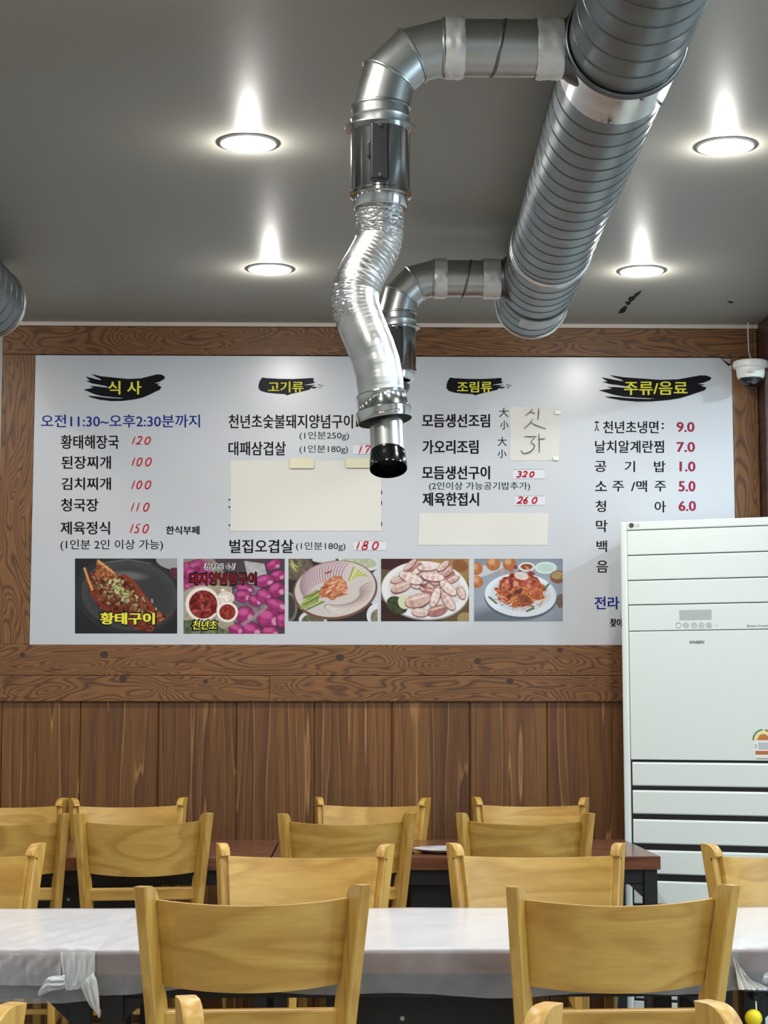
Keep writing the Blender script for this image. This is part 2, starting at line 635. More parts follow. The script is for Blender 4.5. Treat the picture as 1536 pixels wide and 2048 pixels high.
# dark pilaster and header beam that end the wall on the right
struct(MB().box(1.67, 1.83, 7.06, WALL, 0, 2.56).build('trim_9', M['darkwood'], bevel=0.004))
struct(MB().box(1.67, 1.83, 0.4, WALL, 2.60, CEIL).build('trim_10', M['darkwood'], bevel=0.004))
struct(MB().box(1.665, 1.835, 7.055, WALL, 2.56, 2.60).build('trim_11', M['darkwood']))

# scuffs on the ceiling, where the paint has chipped
def ceil_at(px, py):
    p1 = at(px, py, 1.0)
    k = (CEIL - CAM_H) / (p1.z - CAM_H)
    return Vector((p1.x * k, k, CEIL - 0.0006))

def chip(pts):
    mb = MB()
    vs = [ceil_at(*p) for p in pts]
    mb.add(vs, [tuple(range(len(vs)))])
    mb.build('paint_chip', M['black'], ceiling)
chip([(1268, 588), (1283, 580), (1281, 586), (1272, 595)])
chip([(1258, 594), (1270, 590), (1271, 597), (1262, 604), (1256, 600)])
chip([(1250, 603), (1260, 602), (1262, 607), (1254, 611)])
chip([(1240, 619), (1250, 611), (1255, 614), (1249, 625), (1236, 627)])
chip([(1453, 603), (1462, 602), (1470, 605), (1460, 606)])

# ------------------------------------------------------------------ downlights in view
lab = {(-0.274, 6.27): 'round lit downlight left of the silver hose, nearer the menu wall',
       (1.051, 6.27): 'round lit downlight right of the big duct, just above the black ceiling scuffs',
       (-0.274, 4.84): 'round lit downlight at upper left, level with the black switch box',
       (1.051, 4.84): 'round lit downlight at upper right near the photo edge'}
for (gx, gy) in VISIBLE:
    t = thing('downlight', lab[(gx, gy)], 'ceiling light', (gx, gy, CEIL), 'recessed ceiling downlights')
    mb = MB()
    prof = [(0.0805, 0.0), (0.0805, 0.002), (0.079, 0.0042), (0.075, 0.0045)]
    mb.tube([(gx, gy, CEIL - h) for r, h in prof], [r for r, h in prof], 40, caps=False, dirs=[(0, 0, -1)] * 4)
    mb.build('rim', M['lamprim'], t, smooth=60)
    mb = MB()
    prof = [(0.0765, 0.0042), (0.070, 0.0066), (0.05, 0.0082), (0.02, 0.0088)]
    mb.tube([(gx, gy, CEIL - h) for r, h in prof], [r for r, h in prof], 40, caps=True, dirs=[(0, 0, -1)] * 4)
    mb.build('diffuser', M['diffuser'], t, smooth=60)
    lamp((gx, gy, CEIL - 0.017), parent=t)

# ------------------------------------------------------------------ menu board
BY = 7.172                                      # face of the printed board
board = thing('menu_board', 'long white printed Korean menu board with food pictures on the wood wall', 'menu board', (0.155, BY, 1.468))
c0, c1, c2, c3 = at(71, 711.5, BY), at(1440, 719, BY), at(1463, 733, BY), at(61, 1289.5, BY)
ZB, ZT = 1.468, 2.632
bp_ = MB()
front = [(-1.2545, ZB), (1.5625, ZB), (1.5625, ZT - 0.028), (1.515, ZT), (-1.2545, ZT)]
n5 = len(front)
bp_.add([(a, BY, b) for a, b in front] + [(a, WALL - 0.001, b) for a, b in front],
        [tuple(range(n5)), tuple(range(2 * n5 - 1, n5 - 1, -1))] + [(i, i + n5, (i + 1) % n5 + n5, (i + 1) % n5) for i in range(n5)])
bp_.build('board_panel', M['board'], board)
flap = MB()
flap.poly([(1.516, BY - 0.004, ZT - 0.001), (1.562, BY - 0.002, ZT - 0.029), (1.548, BY - 0.006, ZT - 0.034)])
flap.build('folded_corner', M['soot'], board)


def text_mesh(body, bold=0.02, shear=0.0):
    c = bpy.data.curves.new('txt', 'FONT')
    c.body = body
    c.shear = shear
    c.resolution_u = 3
    o = bpy.data.objects.new('txt', c)
    COL.objects.link(o)
    bpy.context.view_layer.update()
    dg = bpy.context.evaluated_depsgraph_get()
    me = bpy.data.meshes.new_from_object(o.evaluated_get(dg))
    bpy.data.objects.remove(o)
    bpy.data.curves.remove(c)
    vs = [v.co.copy() for v in me.vertices]
    fs = [tuple(p.vertices) for p in me.polygons]
    bpy.data.meshes.remove(me)
    if bold > 0:
        # heavier strokes: the same letters laid down again a hair to each side (upright strokes gain most)
        if bold > 0.05:
            sh = [(bold * math.cos(PI * i / 6), bold * math.sin(PI * i / 6)) for i in range(12)]
        else:
            sh = [(-bold, 0), (bold, 0), (-bold * 0.6, bold * 0.45), (bold * 0.6, -bold * 0.45), (bold * 0.6, bold * 0.45), (-bold * 0.6, -bold * 0.45)]
        v0, f0 = list(vs), list(fs)
        for i, (dx, dy) in enumerate(sh):
            n = len(vs)
            vs += [Vector((v.x + dx, v.y + dy, (i + 1) * 1.6e-5)) for v in v0]
            fs += [tuple(q + n for q in f) for f in f0]
    return vs, fs


def wall_text(name, body, box, mat, parent, lift=0.0008, bold=0.02, shear=0.0, Y=BY, place=None):
    """lettering fitted to the box (x0, y0, x1, y1) it fills on the wall"""
    vs, fs = text_mesh(body, bold, shear)
    a0, a1 = min(v.x for v in vs), max(v.x for v in vs)
    b0, b1 = min(v.y for v in vs), max(v.y for v in vs)
    x0, y0, x1, y1 = box
    mb = MB()
    if place is None:
        p00, p10 = at(x0, y0, Y), at(x1, y0, Y)
        p01, p11 = at(x0, y1, Y), at(x1, y1, Y)
    else:
        p00, p10, p01, p11 = place(x0, y0), place(x1, y0), place(x0, y1), place(x1, y1)
    out = []
    for v in vs:
        u = (v.x - a0) / (a1 - a0)
        t = (v.y - b0) / (b1 - b0)
        p = (p01 * (1 - u) + p11 * u) * (1 - t) + (p00 * (1 - u) + p10 * u) * t
        nrm = (p10 - p00).cross(p00 - p01).normalized()      # out of the face
        out.append(p + nrm * (lift + v.z))
    mb.add(out, fs)
    return mb.build(name, mat, parent)


# brush strokes behind the four headings
BR_A = [(378, 148), (440, 162), (520, 170), (600, 178), (680, 175), (740, 160), (780, 150), (808, 152), (828, 165), (822, 180), (795, 195), (765, 204), (800, 207), (780, 215), (806, 225), (798, 243), (765, 258), (730, 275), (690, 292), (640, 303), (570, 312), (500, 313), (430, 305), (380, 292), (352, 280), (400, 283), (470, 292), (550, 297), (578, 294), (520, 290), (440, 282), (390, 268), (360, 255), (330, 243), (370, 236), (390, 232), (365, 222), (400, 222), (450, 228), (480, 232), (470, 222), (420, 212), (380, 205), (345, 190), (370, 188), (355, 175), (342, 162), (400, 178), (440, 187), (430, 176), (400, 163)]
BR_B = [(325, 210), (360, 215), (450, 220), (560, 222), (650, 218), (725, 213), (733, 225), (728, 240), (745, 248), (725, 256), (690, 262), (650, 270), (700, 268), (750, 268), (710, 280), (765, 285), (735, 297), (705, 293), (700, 305), (640, 320), (585, 332), (555, 338), (522, 350), (505, 340), (430, 336), (360, 328), (315, 315), (297, 295), (297, 270), (305, 240)]


def brush(pts, src, dst, mat):
    mb = MB()
    ps = []
    for x_, y_ in pts:
        q = at(dst[0] + (x_ - src[0]) / (src[2] - src[0]) * (dst[2] - dst[0]), dst[1] + (y_ - src[1]) / (src[3] - src[1]) * (dst[3] - dst[1]), BY)
        ps.append((q.x, BY - 0.0006, q.z))
    mb.poly(ps)
    if pts is BR_B:
        for bx, by in ((780, 268), (800, 276), (785, 290)):
            q = at(dst[0] + (bx - src[0]) / (src[2] - src[0]) * (dst[2] - dst[0]), dst[1] + (by - src[1]) / (src[3] - src[1]) * (dst[3] - dst[1]), BY)
            mb.poly([(q.x - 0.008, BY - 0.0006, q.z - 0.002), (q.x + 0.006, BY - 0.0006, q.z + 0.001), (q.x - 0.004, BY - 0.0006, q.z + 0.003)])
    return mb.build('brush_stroke', mat, board)


SRC_A, SRC_B = (330, 145, 828, 315), (297, 210, 765, 350)
b = brush(BR_A, SRC_A, (167, 747, 330, 803), M['black'])
wall_text('heading_text', '식 사', (216, 762, 283, 789), M['yellow'], b, 0.0014)
b = brush(BR_B, SRC_B, (517, 755, 636, 791), M['soot'])
wall_text('heading_text', '고기류', (536, 763, 607, 785), M['yellow'], b, 0.0014)
b = brush(BR_B, SRC_B, (893, 755, 1012, 791), M['black'])
wall_text('heading_text', '조림류', (914, 763, 984, 785), M['yellow'], b, 0.0014)
b = brush(BR_A, SRC_A, (1197, 749, 1423, 804), M['black'])
wall_text('heading_text', '주류/음료', (1248, 763, 1375, 790), M['yellow'], b, 0.0014)

K, NV, CR, GR = M['black'], M['navy'], M['crimson'], M['green']
TXT = [
    ('오전11:30~오후2:30분까지', (82, 829, 400, 855), NV, 0.012),
    ('황태해장국', (122, 870, 238, 898), K, 0.02), ('된장찌개', (123, 912, 222, 938), K, 0.02),
    ('김치찌개', (123, 955, 222, 980), K, 0.02), ('청국장', (122, 997, 197, 1023), K, 0.02),
    ('제육정식', (121, 1043, 220, 1069), K, 0.02), ('한식부페', (332, 1052, 399, 1069), K, 0.03),
    ('(1인분 2인 이상 가능)', (121, 1079, 326, 1102), K, 0.005),
    ('천년초숯불돼지양념구이', (457, 829, 706, 857), K, 0.02), ('18.0', (712, 834, 760, 854), K, 0.03),
    ('(1인분250g)', (599, 863, 698, 881), GR, 0.004), ('대패삼겹살', (457, 883, 572, 911), K, 0.02),
    ('(1인분180g)', (599, 890, 696, 908), GR, 0.004), ('벌집오겹살', (459, 1079, 587, 1106), K, 0.02),
    ('(1인분180g)', (592, 1084, 691, 1102), GR, 0.004),
    ('모듬생선조림', (844, 828, 980, 855), K, 0.03), ('가오리조림', (845, 880, 957, 908), K, 0.03),
    ('大', (998, 816, 1017, 834), GR, 0.01), ('小', (1000, 841, 1017, 859), GR, 0.01),
    ('大', (995, 874, 1014, 892), GR, 0.01), ('小', (995, 899, 1013, 916), GR, 0.01),
    ('모듬생선구이', (844, 932, 980, 959), K, 0.03), ('(2인이상 가능공기밥추가)', (858, 964, 1060, 982), GR, 0.006),
    ('제육한접시', (845, 985, 958, 1012), K, 0.03),
    ('ㅈ', (1189, 843, 1198, 863), K, 0.0), ('천년초냉면', (1206, 842, 1317, 867), K, 0.018), (':', (1323, 846, 1328, 858), K, 0.02),
    ('날치알계란찜', (1190, 881, 1328, 906), K, 0.018),
    ('공', (1189, 922, 1213, 944), K, 0.015), ('기', (1249, 922, 1270, 944), K, 0.015), ('밥', (1308, 922, 1331, 944), K, 0.015),
    ('소', (1190, 962, 1214, 982), K, 0.015), ('주', (1225, 962, 1248, 983), K, 0.015), ('/맥', (1262, 961, 1294, 984), K, 0.015), ('주', (1309, 962, 1332, 983), K, 0.015),
    ('청', (1191, 1001, 1212, 1024), K, 0.015), ('아', (1309, 1002, 1332, 1025), K, 0.015),
    ('막', (1192, 1040, 1215, 1064), K, 0.015), ('백', (1193, 1081, 1214, 1104), K, 0.015), ('음', (1193, 1121, 1216, 1145), K, 0.015),
    ('전라', (1189, 1193, 1239, 1219), NV, 0.025), ('찾아', (1220, 1237, 1246, 1254), K, 0.04),
]
for body, box, m_, bold in TXT:
    wall_text('menu_text', body, box, m_, board, bold=bold)
for body, box in (('9.0', (1353, 844, 1389, 864)), ('7.0', (1353, 884, 1390, 904)), ('1.0', (1359, 923, 1391, 943)), ('5.0', (1357, 962, 1391, 983)), ('6.0', (1357, 1002, 1392, 1022))):
    wall_text('price_text', body, box, CR, board, bold=0.03)

# handwritten digits: unit strokes, x right, y up
def circ(cx, cy, rx, ry, a0=0, a1=360, n=18):
    return [(cx + rx * math.cos(rad(a0 + (a1 - a0) * i / n)), cy + ry * math.sin(rad(a0 + (a1 - a0) * i / n))) for i in range(n + 1)]
DIG = {
    '1': [[(0.5, 1), (0.45, 0.5), (0.4, 0)]],
    '2': [circ(0.45, 0.72, 0.35, 0.27, 160, -20) + [(0.55, 0.3), (0.05, 0.03), (0.5, 0.08), (0.95, 0.02)]],
    '0': [circ(0.5, 0.48, 0.36, 0.46, 80, 450)],
    '3': [circ(0.45, 0.75, 0.32, 0.24, 140, -80, 12) + circ(0.45, 0.27, 0.38, 0.27, 80, -150, 12)],
    '5': [[(0.3, 0.95), (0.2, 0.55)] + circ(0.42, 0.3, 0.34, 0.28, 110, -150, 12), [(0.3, 0.95), (0.85, 0.98)]],
    '6': [[(0.7, 1.0), (0.35, 0.7), (0.15, 0.35)] + circ(0.48, 0.26, 0.32, 0.25, 180, 520, 14)],
    '7': [[(0.1, 0.75), (0.15, 0.95), (0.85, 0.95), (0.55, 0.5), (0.4, 0)]],
    '8': [circ(0.5, 0.75, 0.26, 0.24, 90, 450, 14), circ(0.47, 0.25, 0.34, 0.26, 90, 450, 14)],
    '.': [[(0.45, 0.02), (0.55, 0.02)]],
}


def handwritten(name, layout, box, mat, parent, wpx=2.6, lift=0.0012, slant=0.28):
    """layout: [(char, x0, x1)] in fractions of the box"""
    x0, y0, x1, y1 = box
    mb = MB()
    for ch, a, b_ in layout:
        for st in DIG[ch]:
            pts = []
            for sx, sy in st:
                px_ = x0 + (a + (b_ - a) * sx) * (x1 - x0) + slant * (sy - 0.5) * (y1 - y0)
                q = at(px_, y1 + (y0 - y1) * sy, BY)
                pts.append((q.x, q.z))
            mb.ribbon(pts, wpx * 0.002, BY - lift)
    return mb.build(name, mat, parent)


H3 = lambda a, b_, c: [(a, 0.0, 0.3), (b_, 0.28, 0.55), ('.', 0.56, 0.66), (c, 0.66, 0.98)]
for dg, box in ((('1', '2', '0'), (262, 873, 303, 889)), (('1', '0', '0'), (261, 915, 305, 932)), (('1', '0', '0'), (261, 961, 304, 978)), (('1', '1', '0'), (260, 1005, 300, 1023)), (('1', '5', '0'), (258, 1048, 299, 1066))):
    handwritten('price_text', H3(*dg), box, M['red'], board)

# ---- food photographs: small flat prints, painted point by point
class Pic:
    def __init__(s, wpx, hpx, bg, seed):
        s.k = 1.35
        s.w, s.h = int(wpx * s.k), int(hpx * s.k)
        s.wpx, s.hpx = wpx, hpx
        s.yy, s.xx = np.mgrid[0:s.h, 0:s.w] / s.k
        s.rng = np.random.RandomState(seed)
        s.im = np.zeros((s.h, s.w, 3)) + np.array(bg, float)
        s.noise = {c: s.field(c) for c in (3, 6, 14)}

    def field(s, cell):
        gh, gw = int(s.hpx / cell) + 3, int(s.wpx / cell) + 3
        g = s.rng.rand(gh, gw)
        fy, fx = s.yy / cell, s.xx / cell
        iy, ix = fy.astype(int), fx.astype(int)
        ty, tx = fy - iy, fx - ix
        return (g[iy, ix] * (1 - tx) + g[iy, ix + 1] * tx) * (1 - ty) + (g[iy + 1, ix] * (1 - tx) + g[iy + 1, ix + 1] * tx) * ty - 0.5

    def blend(s, a, col, nz=0.0, cell=3):
        c = np.array(col, float) + (s.noise[cell] * 2 * nz)[..., None]
        s.im = s.im * (1 - a[..., None]) + c * a[..., None]

    def ell(s, cx, cy, rx, ry, col, rot=0, alpha=1, nz=0, cell=3, soft=1.0, wob=0):
        c, sn = math.cos(rad(rot)), math.sin(rad(rot))
        dx, dy = s.xx - cx, s.yy - cy
        u, v = (dx * c + dy * sn) / rx, (-dx * sn + dy * c) / ry
        d = np.sqrt(u * u + v * v) + (s.noise[6] * wob)
        s.blend(np.clip((1 - d) * min(rx, ry) / soft + 0.5, 0, 1) * alpha, col, nz, cell)

    def poly(s, pts, col, alpha=1, nz=0, cell=3):
        ins = np.zeros(s.xx.shape, bool)
        n = len(pts)
        for i in range(n):
            x1, y1 = pts[i]
            x2, y2 = pts[(i + 1) % n]
            if y1 == y2:
                continue
            ins ^= ((y1 > s.yy) != (y2 > s.yy)) & (s.xx < (x2 - x1) * (s.yy - y1) / (y2 - y1) + x1)
        s.blend(ins * alpha, col, nz, cell)

    def line(s, pts, wd, col, alpha=1):
        d = np.full(s.xx.shape, 1e9)
        for (x1, y1), (x2, y2) in zip(pts[:-1], pts[1:]):
            L2 = (x2 - x1) ** 2 + (y2 - y1) ** 2 + 1e-9
            t = np.clip(((s.xx - x1) * (x2 - x1) + (s.yy - y1) * (y2 - y1)) / L2, 0, 1)
            d = np.minimum(d, np.hypot(s.xx - x1 - t * (x2 - x1), s.yy - y1 - t * (y2 - y1)))
        s.blend(np.clip(wd / 2 - d + 0.5, 0, 1) * alpha, col)

    def build(s, box, mat, label):
        x0, y0, x1, y1 = box
        p00, p10, p01, p11 = at(x0, y0, BY), at(x1, y0, BY), at(x0, y1, BY), at(x1, y1, BY)
        u = np.linspace(0, 1, s.w)[None, :, None]
        t = np.linspace(0, 1, s.h)[:, None, None]
        A = [np.array(q)[None, None, :] for q in (p00, p10, p01, p11)]
        V = (A[0] * (1 - u) + A[1] * u) * (1 - t) + (A[2] * (1 - u) + A[3] * u) * t
        V[..., 1] = BY - 0.0006
        V = V.reshape(-1, 3)
        c = (V.min(0) + V.max(0)) / 2
        i = np.arange(s.h * s.w).reshape(s.h, s.w)
        F = np.stack([i[:-1, :-1], i[1:, :-1], i[1:, 1:], i[:-1, 1:]], -1).reshape(-1, 4)
        me = bpy.data.meshes.new('food_photo')
        me.from_pydata((V - c).tolist(), [], F.tolist())
        ca = me.color_attributes.new('print', 'FLOAT_COLOR', 'POINT')
        im = np.clip(s.im, 0, 255) / 255.0
        lin = np.where(im <= 0.04045, im / 12.92, ((im + 0.055) / 1.055) ** 2.4)
        ca.data.foreach_set('color', np.concatenate([lin, np.ones((s.h, s.w, 1))], -1).astype(np.float32).ravel())
        o = finish('food_photo', me, mat, board, Vector(c))
        o['label'] = label
        return o


mp_, N_, L_, b_ = mat_new('photo_print')
vc = N_.new('ShaderNodeVertexColor')
vc.layer_name = 'print'
L_.new(vc.outputs['Color'], b_.inputs['Base Color'])
b_.inputs['Roughness'].default_value = 0.45
b_.inputs['Specular IOR Level'].default_value = 0.2
rnd = random.Random(3)

# 1: grilled fish in a black pan
p = Pic(204, 150, (34, 34, 37), 1)
p.ell(200, 8, 40, 16, (150, 152, 156), 10)
p.ell(200, 30, 14, 10, (84, 40, 50), 40)
p.ell(104, 72, 106, 78, (44, 44, 46), 8)
p.ell(108, 72, 96, 70, (64, 65, 67), 8, nz=3, cell=14)
p.ell(112, 78, 84, 60, (54, 54, 56), 8, soft=14)
p.ell(105, 34, 34, 8, (112, 112, 112), 4, soft=7, alpha=0.8)
p.line([(30, 40), (60, 8), (105, 2), (150, 10)], 1.6, (120, 120, 122), 0.7)
p.poly([(20, 36), (34, 26), (56, 30), (76, 42), (96, 30), (116, 44), (140, 76), (164, 106), (188, 116), (168, 126), (152, 146), (120, 140), (84, 116), (48, 98), (30, 70)], (104, 44, 26), nz=46)
p.line([(98, 34), (116, 48), (140, 80), (160, 108)], 7, (136, 58, 34), 0.85)
p.line([(36, 72), (60, 102), (96, 118), (130, 138)], 6, (120, 46, 28), 0.8)
p.poly([(44, 2), (56, 8), (72, 20), (88, 38), (64, 46), (40, 34)], (150, 88, 50), nz=52)
p.line([(46, 4), (58, 14), (76, 28)], 4, (216, 170, 110), 0.85)
p.line([(19, 20), (25, 38), (34, 62)], 5, (206, 158, 96), 0.9)
for i in range(150):
    t = rnd.random()
    cx, cy = 44 + t * 96 + rnd.gauss(0, 9), 56 + t * 46 + rnd.gauss(0, 11)
    c = rnd.choice([(120, 112, 76), (150, 150, 92), (90, 82, 52), (170, 160, 120), (128, 78, 50), (66, 44, 30)])
    p.ell(cx, cy, rnd.uniform(2, 5), rnd.uniform(1, 2), c, rnd.uniform(0, 180), 0.9)
for i in range(46):
    t = rnd.random()
    p.ell(78 + t * 30 + rnd.gauss(0, 8), 44 + t * 38 + rnd.gauss(0, 7), rnd.uniform(2, 5), rnd.uniform(1.5, 3), rnd.choice([(176, 186, 128), (196, 204, 152), (146, 160, 92)]), rnd.uniform(0, 180), 0.9)
for i in range(16):
    p.ell(156 + rnd.gauss(0, 14), 116 + rnd.gauss(0, 5), 5, 1.3, (186, 122, 82), rnd.uniform(-40, 0), 0.8)
ph = p.build((150, 1117, 354.5, 1267), mp_, 'printed picture of a red grilled fish in a black pan')
wall_text('caption_text', '황태구이', (197, 1222, 313, 1252), M['black'], ph, 0.0006, bold=0.085)
wall_text('caption_text', '황태구이', (200, 1225, 310, 1249), M['yellow'], ph, 0.0012, bold=0.045)

# 2: pink cactus fruit and bowls
p = Pic(202, 150, (70, 58, 66), 2)
p.poly([(0, 0), (60, 0), (90, 40), (96, 150), (0, 150)], (128, 124, 112), nz=12, cell=14)
p.poly([(0, 8), (30, 0), (60, 10), (50, 60), (0, 60)], (150, 62, 108), nz=46, cell=6)
p.poly([(100, 60), (150, 50), (170, 110), (120, 150), (96, 150)], (118, 104, 112), nz=20, cell=6)
p.poly([(120, 4), (160, 10), (170, 50), (130, 50)], (168, 166, 166), nz=16, cell=6)
for cx, cy, rx, ry, ro in [(178, 12, 15, 9, -30), (186, 34, 15, 10, -20), (160, 44, 20, 11, -14), (184, 62, 17, 14, -30), (122, 60, 16, 9, 10), (118, 74, 15, 12, 0), (142, 84, 13, 10, 30), (160, 74, 15, 13, 20), (184, 92, 22, 12, 25), (122, 112, 17, 17, 0), (168, 118, 22, 20, 10), (196, 122, 12, 14, 0), (134, 142, 20, 15, 20), (172, 146, 17, 12, 0), (104, 140, 14, 12, 20), (14, 30, 10, 12, 30)]:
    p.ell(cx, cy, rx + 1.5, ry + 1.5, (78, 26, 58), ro, 0.8)
    p.ell(cx, cy, rx, ry, (146, 44, 100), ro, nz=16, cell=6)
    p.ell(cx - rx * 0.2, cy - ry * 0.35, rx * 0.6, ry * 0.4, (196, 92, 150), ro, 0.8, soft=4)
    p.ell(cx + rx * 0.6, cy + ry * 0.3, rx * 0.3, ry * 0.4, (222, 176, 202), ro, 0.7, soft=3)
p.line([(118, 130), (140, 116), (164, 96)], 7, (150, 140, 140), 0.8)
p.poly([(0, 66), (30, 52), (96, 56), (100, 130), (60, 150), (0, 150)], (158, 152, 130), nz=16, cell=6)
p.poly([(0, 122), (40, 120), (100, 150), (0, 150)], (92, 104, 76), nz=30, cell=6)
p.ell(38, 90, 34, 34, (226, 216, 208))
p.ell(39, 91, 28, 28, (112, 26, 24), nz=40)
for i in range(14):
    p.ell(39 + rnd.gauss(0, 12), 91 + rnd.gauss(0, 11), 6, 3, rnd.choice([(150, 60, 54), (170, 92, 80), (84, 18, 18)]), rnd.uniform(0, 180), 0.8)
p.ell(84, 78, 17, 13, (212, 202, 190), nz=16)
for i in range(8):
    p.ell(82 + rnd.gauss(0, 8), 76 + rnd.gauss(0, 7), 4, 3, (236, 224, 210), 0, 0.9)
p.ell(87, 106, 21, 20, (232, 224, 218))
p.ell(87, 106, 16, 15.5, (128, 40, 28), nz=34)
ph = p.build((367, 1117.5, 569.5, 1267.5), mp_, 'printed picture of pink cactus fruit beside bowls of red marinade')
wall_text('caption_text', '천년초로 숙성', (408, 1126, 471, 1140), M['stick'], ph, 0.0006, bold=0.09, shear=0.2)
wall_text('caption_text', '천년초로 숙성', (410, 1127, 469, 1139), M['black'], ph, 0.0012, bold=0.04, shear=0.2)
wall_text('caption_text', '돼지양념왕구이', (377, 1143, 514, 1172), M['black'], ph, 0.0006, bold=0.07)
wall_text('caption_text', '돼지양념왕구이', (380, 1146, 511, 1169), M['darkred'], ph, 0.0012, bold=0.035)
wall_text('caption_text', '천년초', (381, 1238, 437, 1262), M['black'], ph, 0.0006, bold=0.09, shear=0.15)
wall_text('caption_text', '천년초', (385, 1241, 434, 1259), M['yellow'], ph, 0.0012, bold=0.02, shear=0.15)

# 3: platter of sliced pork
p = Pic(177, 125, (46, 42, 40), 3)
p.ell(14, 16, 34, 26, (96, 84, 74), 0, nz=20)
for i in range(16):
    p.ell(12 + rnd.gauss(0, 12), 14 + rnd.gauss(0, 9), 7, 1.6, rnd.choice([(176, 172, 110), (120, 124, 70), (196, 180, 140)]), rnd.uniform(0, 90))
p.ell(70, 2, 24, 6, (196, 200, 204))
p.ell(140, 6, 42, 18, (204, 208, 206), 8)
p.ell(140, 6, 34, 12, (170, 176, 150), 8, nz=20)
p.ell(182, 56, 26, 40, (196, 198, 206), 10)
p.ell(0, 96, 18, 30, (110, 108, 106), 0)
p.ell(0, 96, 13, 24, (60, 56, 52), 0)
p.ell(48, 122, 28, 20, (206, 206, 206), 0)
p.ell(48, 124, 22, 15, (92, 96, 74), 0, nz=24)
p.ell(176, 112, 22, 24, (214, 216, 220), 0)
p.ell(176, 116, 14, 16, (120, 120, 96), 0, nz=20)
p.ell(92, 62, 84, 58, (112, 76, 64), -8)
p.ell(92, 60, 80, 55, (198, 190, 186), -8)
for i in range(22):
    t = i / 21.0
    a = rad(172 + t * 118)
    cx, cy = 92 + 60 * math.cos(a), 58 + 38 * math.sin(a) + 4
    p.ell(cx, cy, 19, 7, (150, 126, 132), 62 + t * 50, 0.9)
    p.ell(cx + 1.4, cy, 18, 6, (206, 186, 190), 62 + t * 50, 0.95, nz=7)
for i in range(20):
    t = i / 19.0
    a = rad(-12 + t * 112)
    cx, cy = 94 + 60 * math.cos(a), 64 + 36 * math.sin(a)
    p.ell(cx, cy, 15, 7, (160, 140, 134), 150 + t * 60, 0.9)
    p.ell(cx + 1.6, cy + 1, 14, 6, (212, 202, 196), 150 + t * 60, 0.95, nz=8)
for i in range(18):
    p.line([(118 + i * 1.4, 44 - i * 0.7), (128 + i * 1.7, 16 + i * 1.1)], 1.6, rnd.choice([(176, 182, 100), (204, 206, 138), (140, 150, 70)]))
for i in range(26):
    y0 = 72 + rnd.random() * 26
    p.line([(22 + rnd.random() * 16, y0 + 4), (52 + rnd.random() * 20, y0 - 12)], 2, rnd.choice([(132, 148, 70), (170, 180, 104), (92, 108, 50)]))
p.ell(90, 58, 29, 21, (176, 110, 76), -30, nz=30, wob=0.3)
for i in range(30):
    p.ell(90 + rnd.gauss(0, 12), 58 + rnd.gauss(0, 9), 8, 1.8, rnd.choice([(208, 150, 112), (140, 62, 40), (224, 186, 150), (176, 96, 64)]), rnd.uniform(-60, 20), 0.9)
p.build((577, 1117.5, 755, 1242.5), mp_, 'printed picture of a platter of sliced boiled pork')

# 4: plate of rolled frozen brisket
p = Pic(177, 125, (96, 76, 50), 4)
p.poly([(60, 0), (177, 0), (177, 50), (150, 30)], (150, 120, 78), nz=14, cell=14)
p.poly([(0, 0), (62, 0), (30, 24), (0, 20)], (60, 26, 30), nz=10)
p.ell(158, 14, 16, 12, (132, 84, 50), 20)
p.poly([(0, 80), (40, 110), (140, 125), (0, 125)], (50, 30, 26), nz=8)
p.ell(168, 118, 16, 12, (150, 130, 84), 0)
p.ell(88, 64, 88, 58, (150, 150, 150), 4)
p.ell(88, 62, 87, 57, (222, 220, 220), 4)
p.ell(88, 60, 74, 47, (208, 206, 206), 4)
p.ell(32, 92, 22, 16, (56, 66, 40), 30, nz=20)
p.ell(46, 86, 12, 14, (206, 206, 172), -20)


def roll(cx, cy, ln, wd, ro):
    p.ell(cx, cy + 1.5, ln + 1.5, wd + 1.5, (96, 58, 52), ro, 0.7)
    p.ell(cx, cy, ln, wd, rnd.choice([(210, 188, 180), (190, 154, 144), (162, 112, 102), (224, 210, 204), (200, 170, 160)]), ro, nz=16)
    c, sn = math.cos(rad(ro)), math.sin(rad(ro))
    for q in (-0.55, 0.0, 0.5):
        mx, my = cx + c * ln * q, cy + sn * ln * q
        p.ell(mx, my, ln * 0.16, wd * 0.95, (168, 108, 100), ro, rnd.uniform(0, 0.6), soft=3)
    p.ell(cx - sn * -wd * 0.3, cy - c * wd * 0.4, ln * 0.8, wd * 0.2, (236, 222, 216), ro, 0.7, soft=2)
for i in range(40):
    roll(88 + rnd.gauss(0, 32), 42 + rnd.gauss(0, 15), rnd.uniform(9, 17), rnd.uniform(5, 8), rnd.uniform(-50, 50))
for cx, cy, ln, wd, ro in [(60, 38, 24, 10, 20), (104, 36, 22, 8, 5), (40, 56, 20, 9, -20), (134, 58, 20, 9, 40), (160, 66, 14, 7, 70), (74, 82, 26, 13, -15), (108, 76, 20, 8, -70), (134, 84, 20, 9, 55), (112, 102, 20, 10, -15), (78, 106, 16, 8, 5), (96, 16, 22, 7, -6), (124, 14, 14, 6, -40)]:
    roll(cx, cy, ln, wd, ro)
p.build((762, 1117.5, 938, 1242.5), mp_, 'printed picture of rolled raw brisket heaped on a white plate')

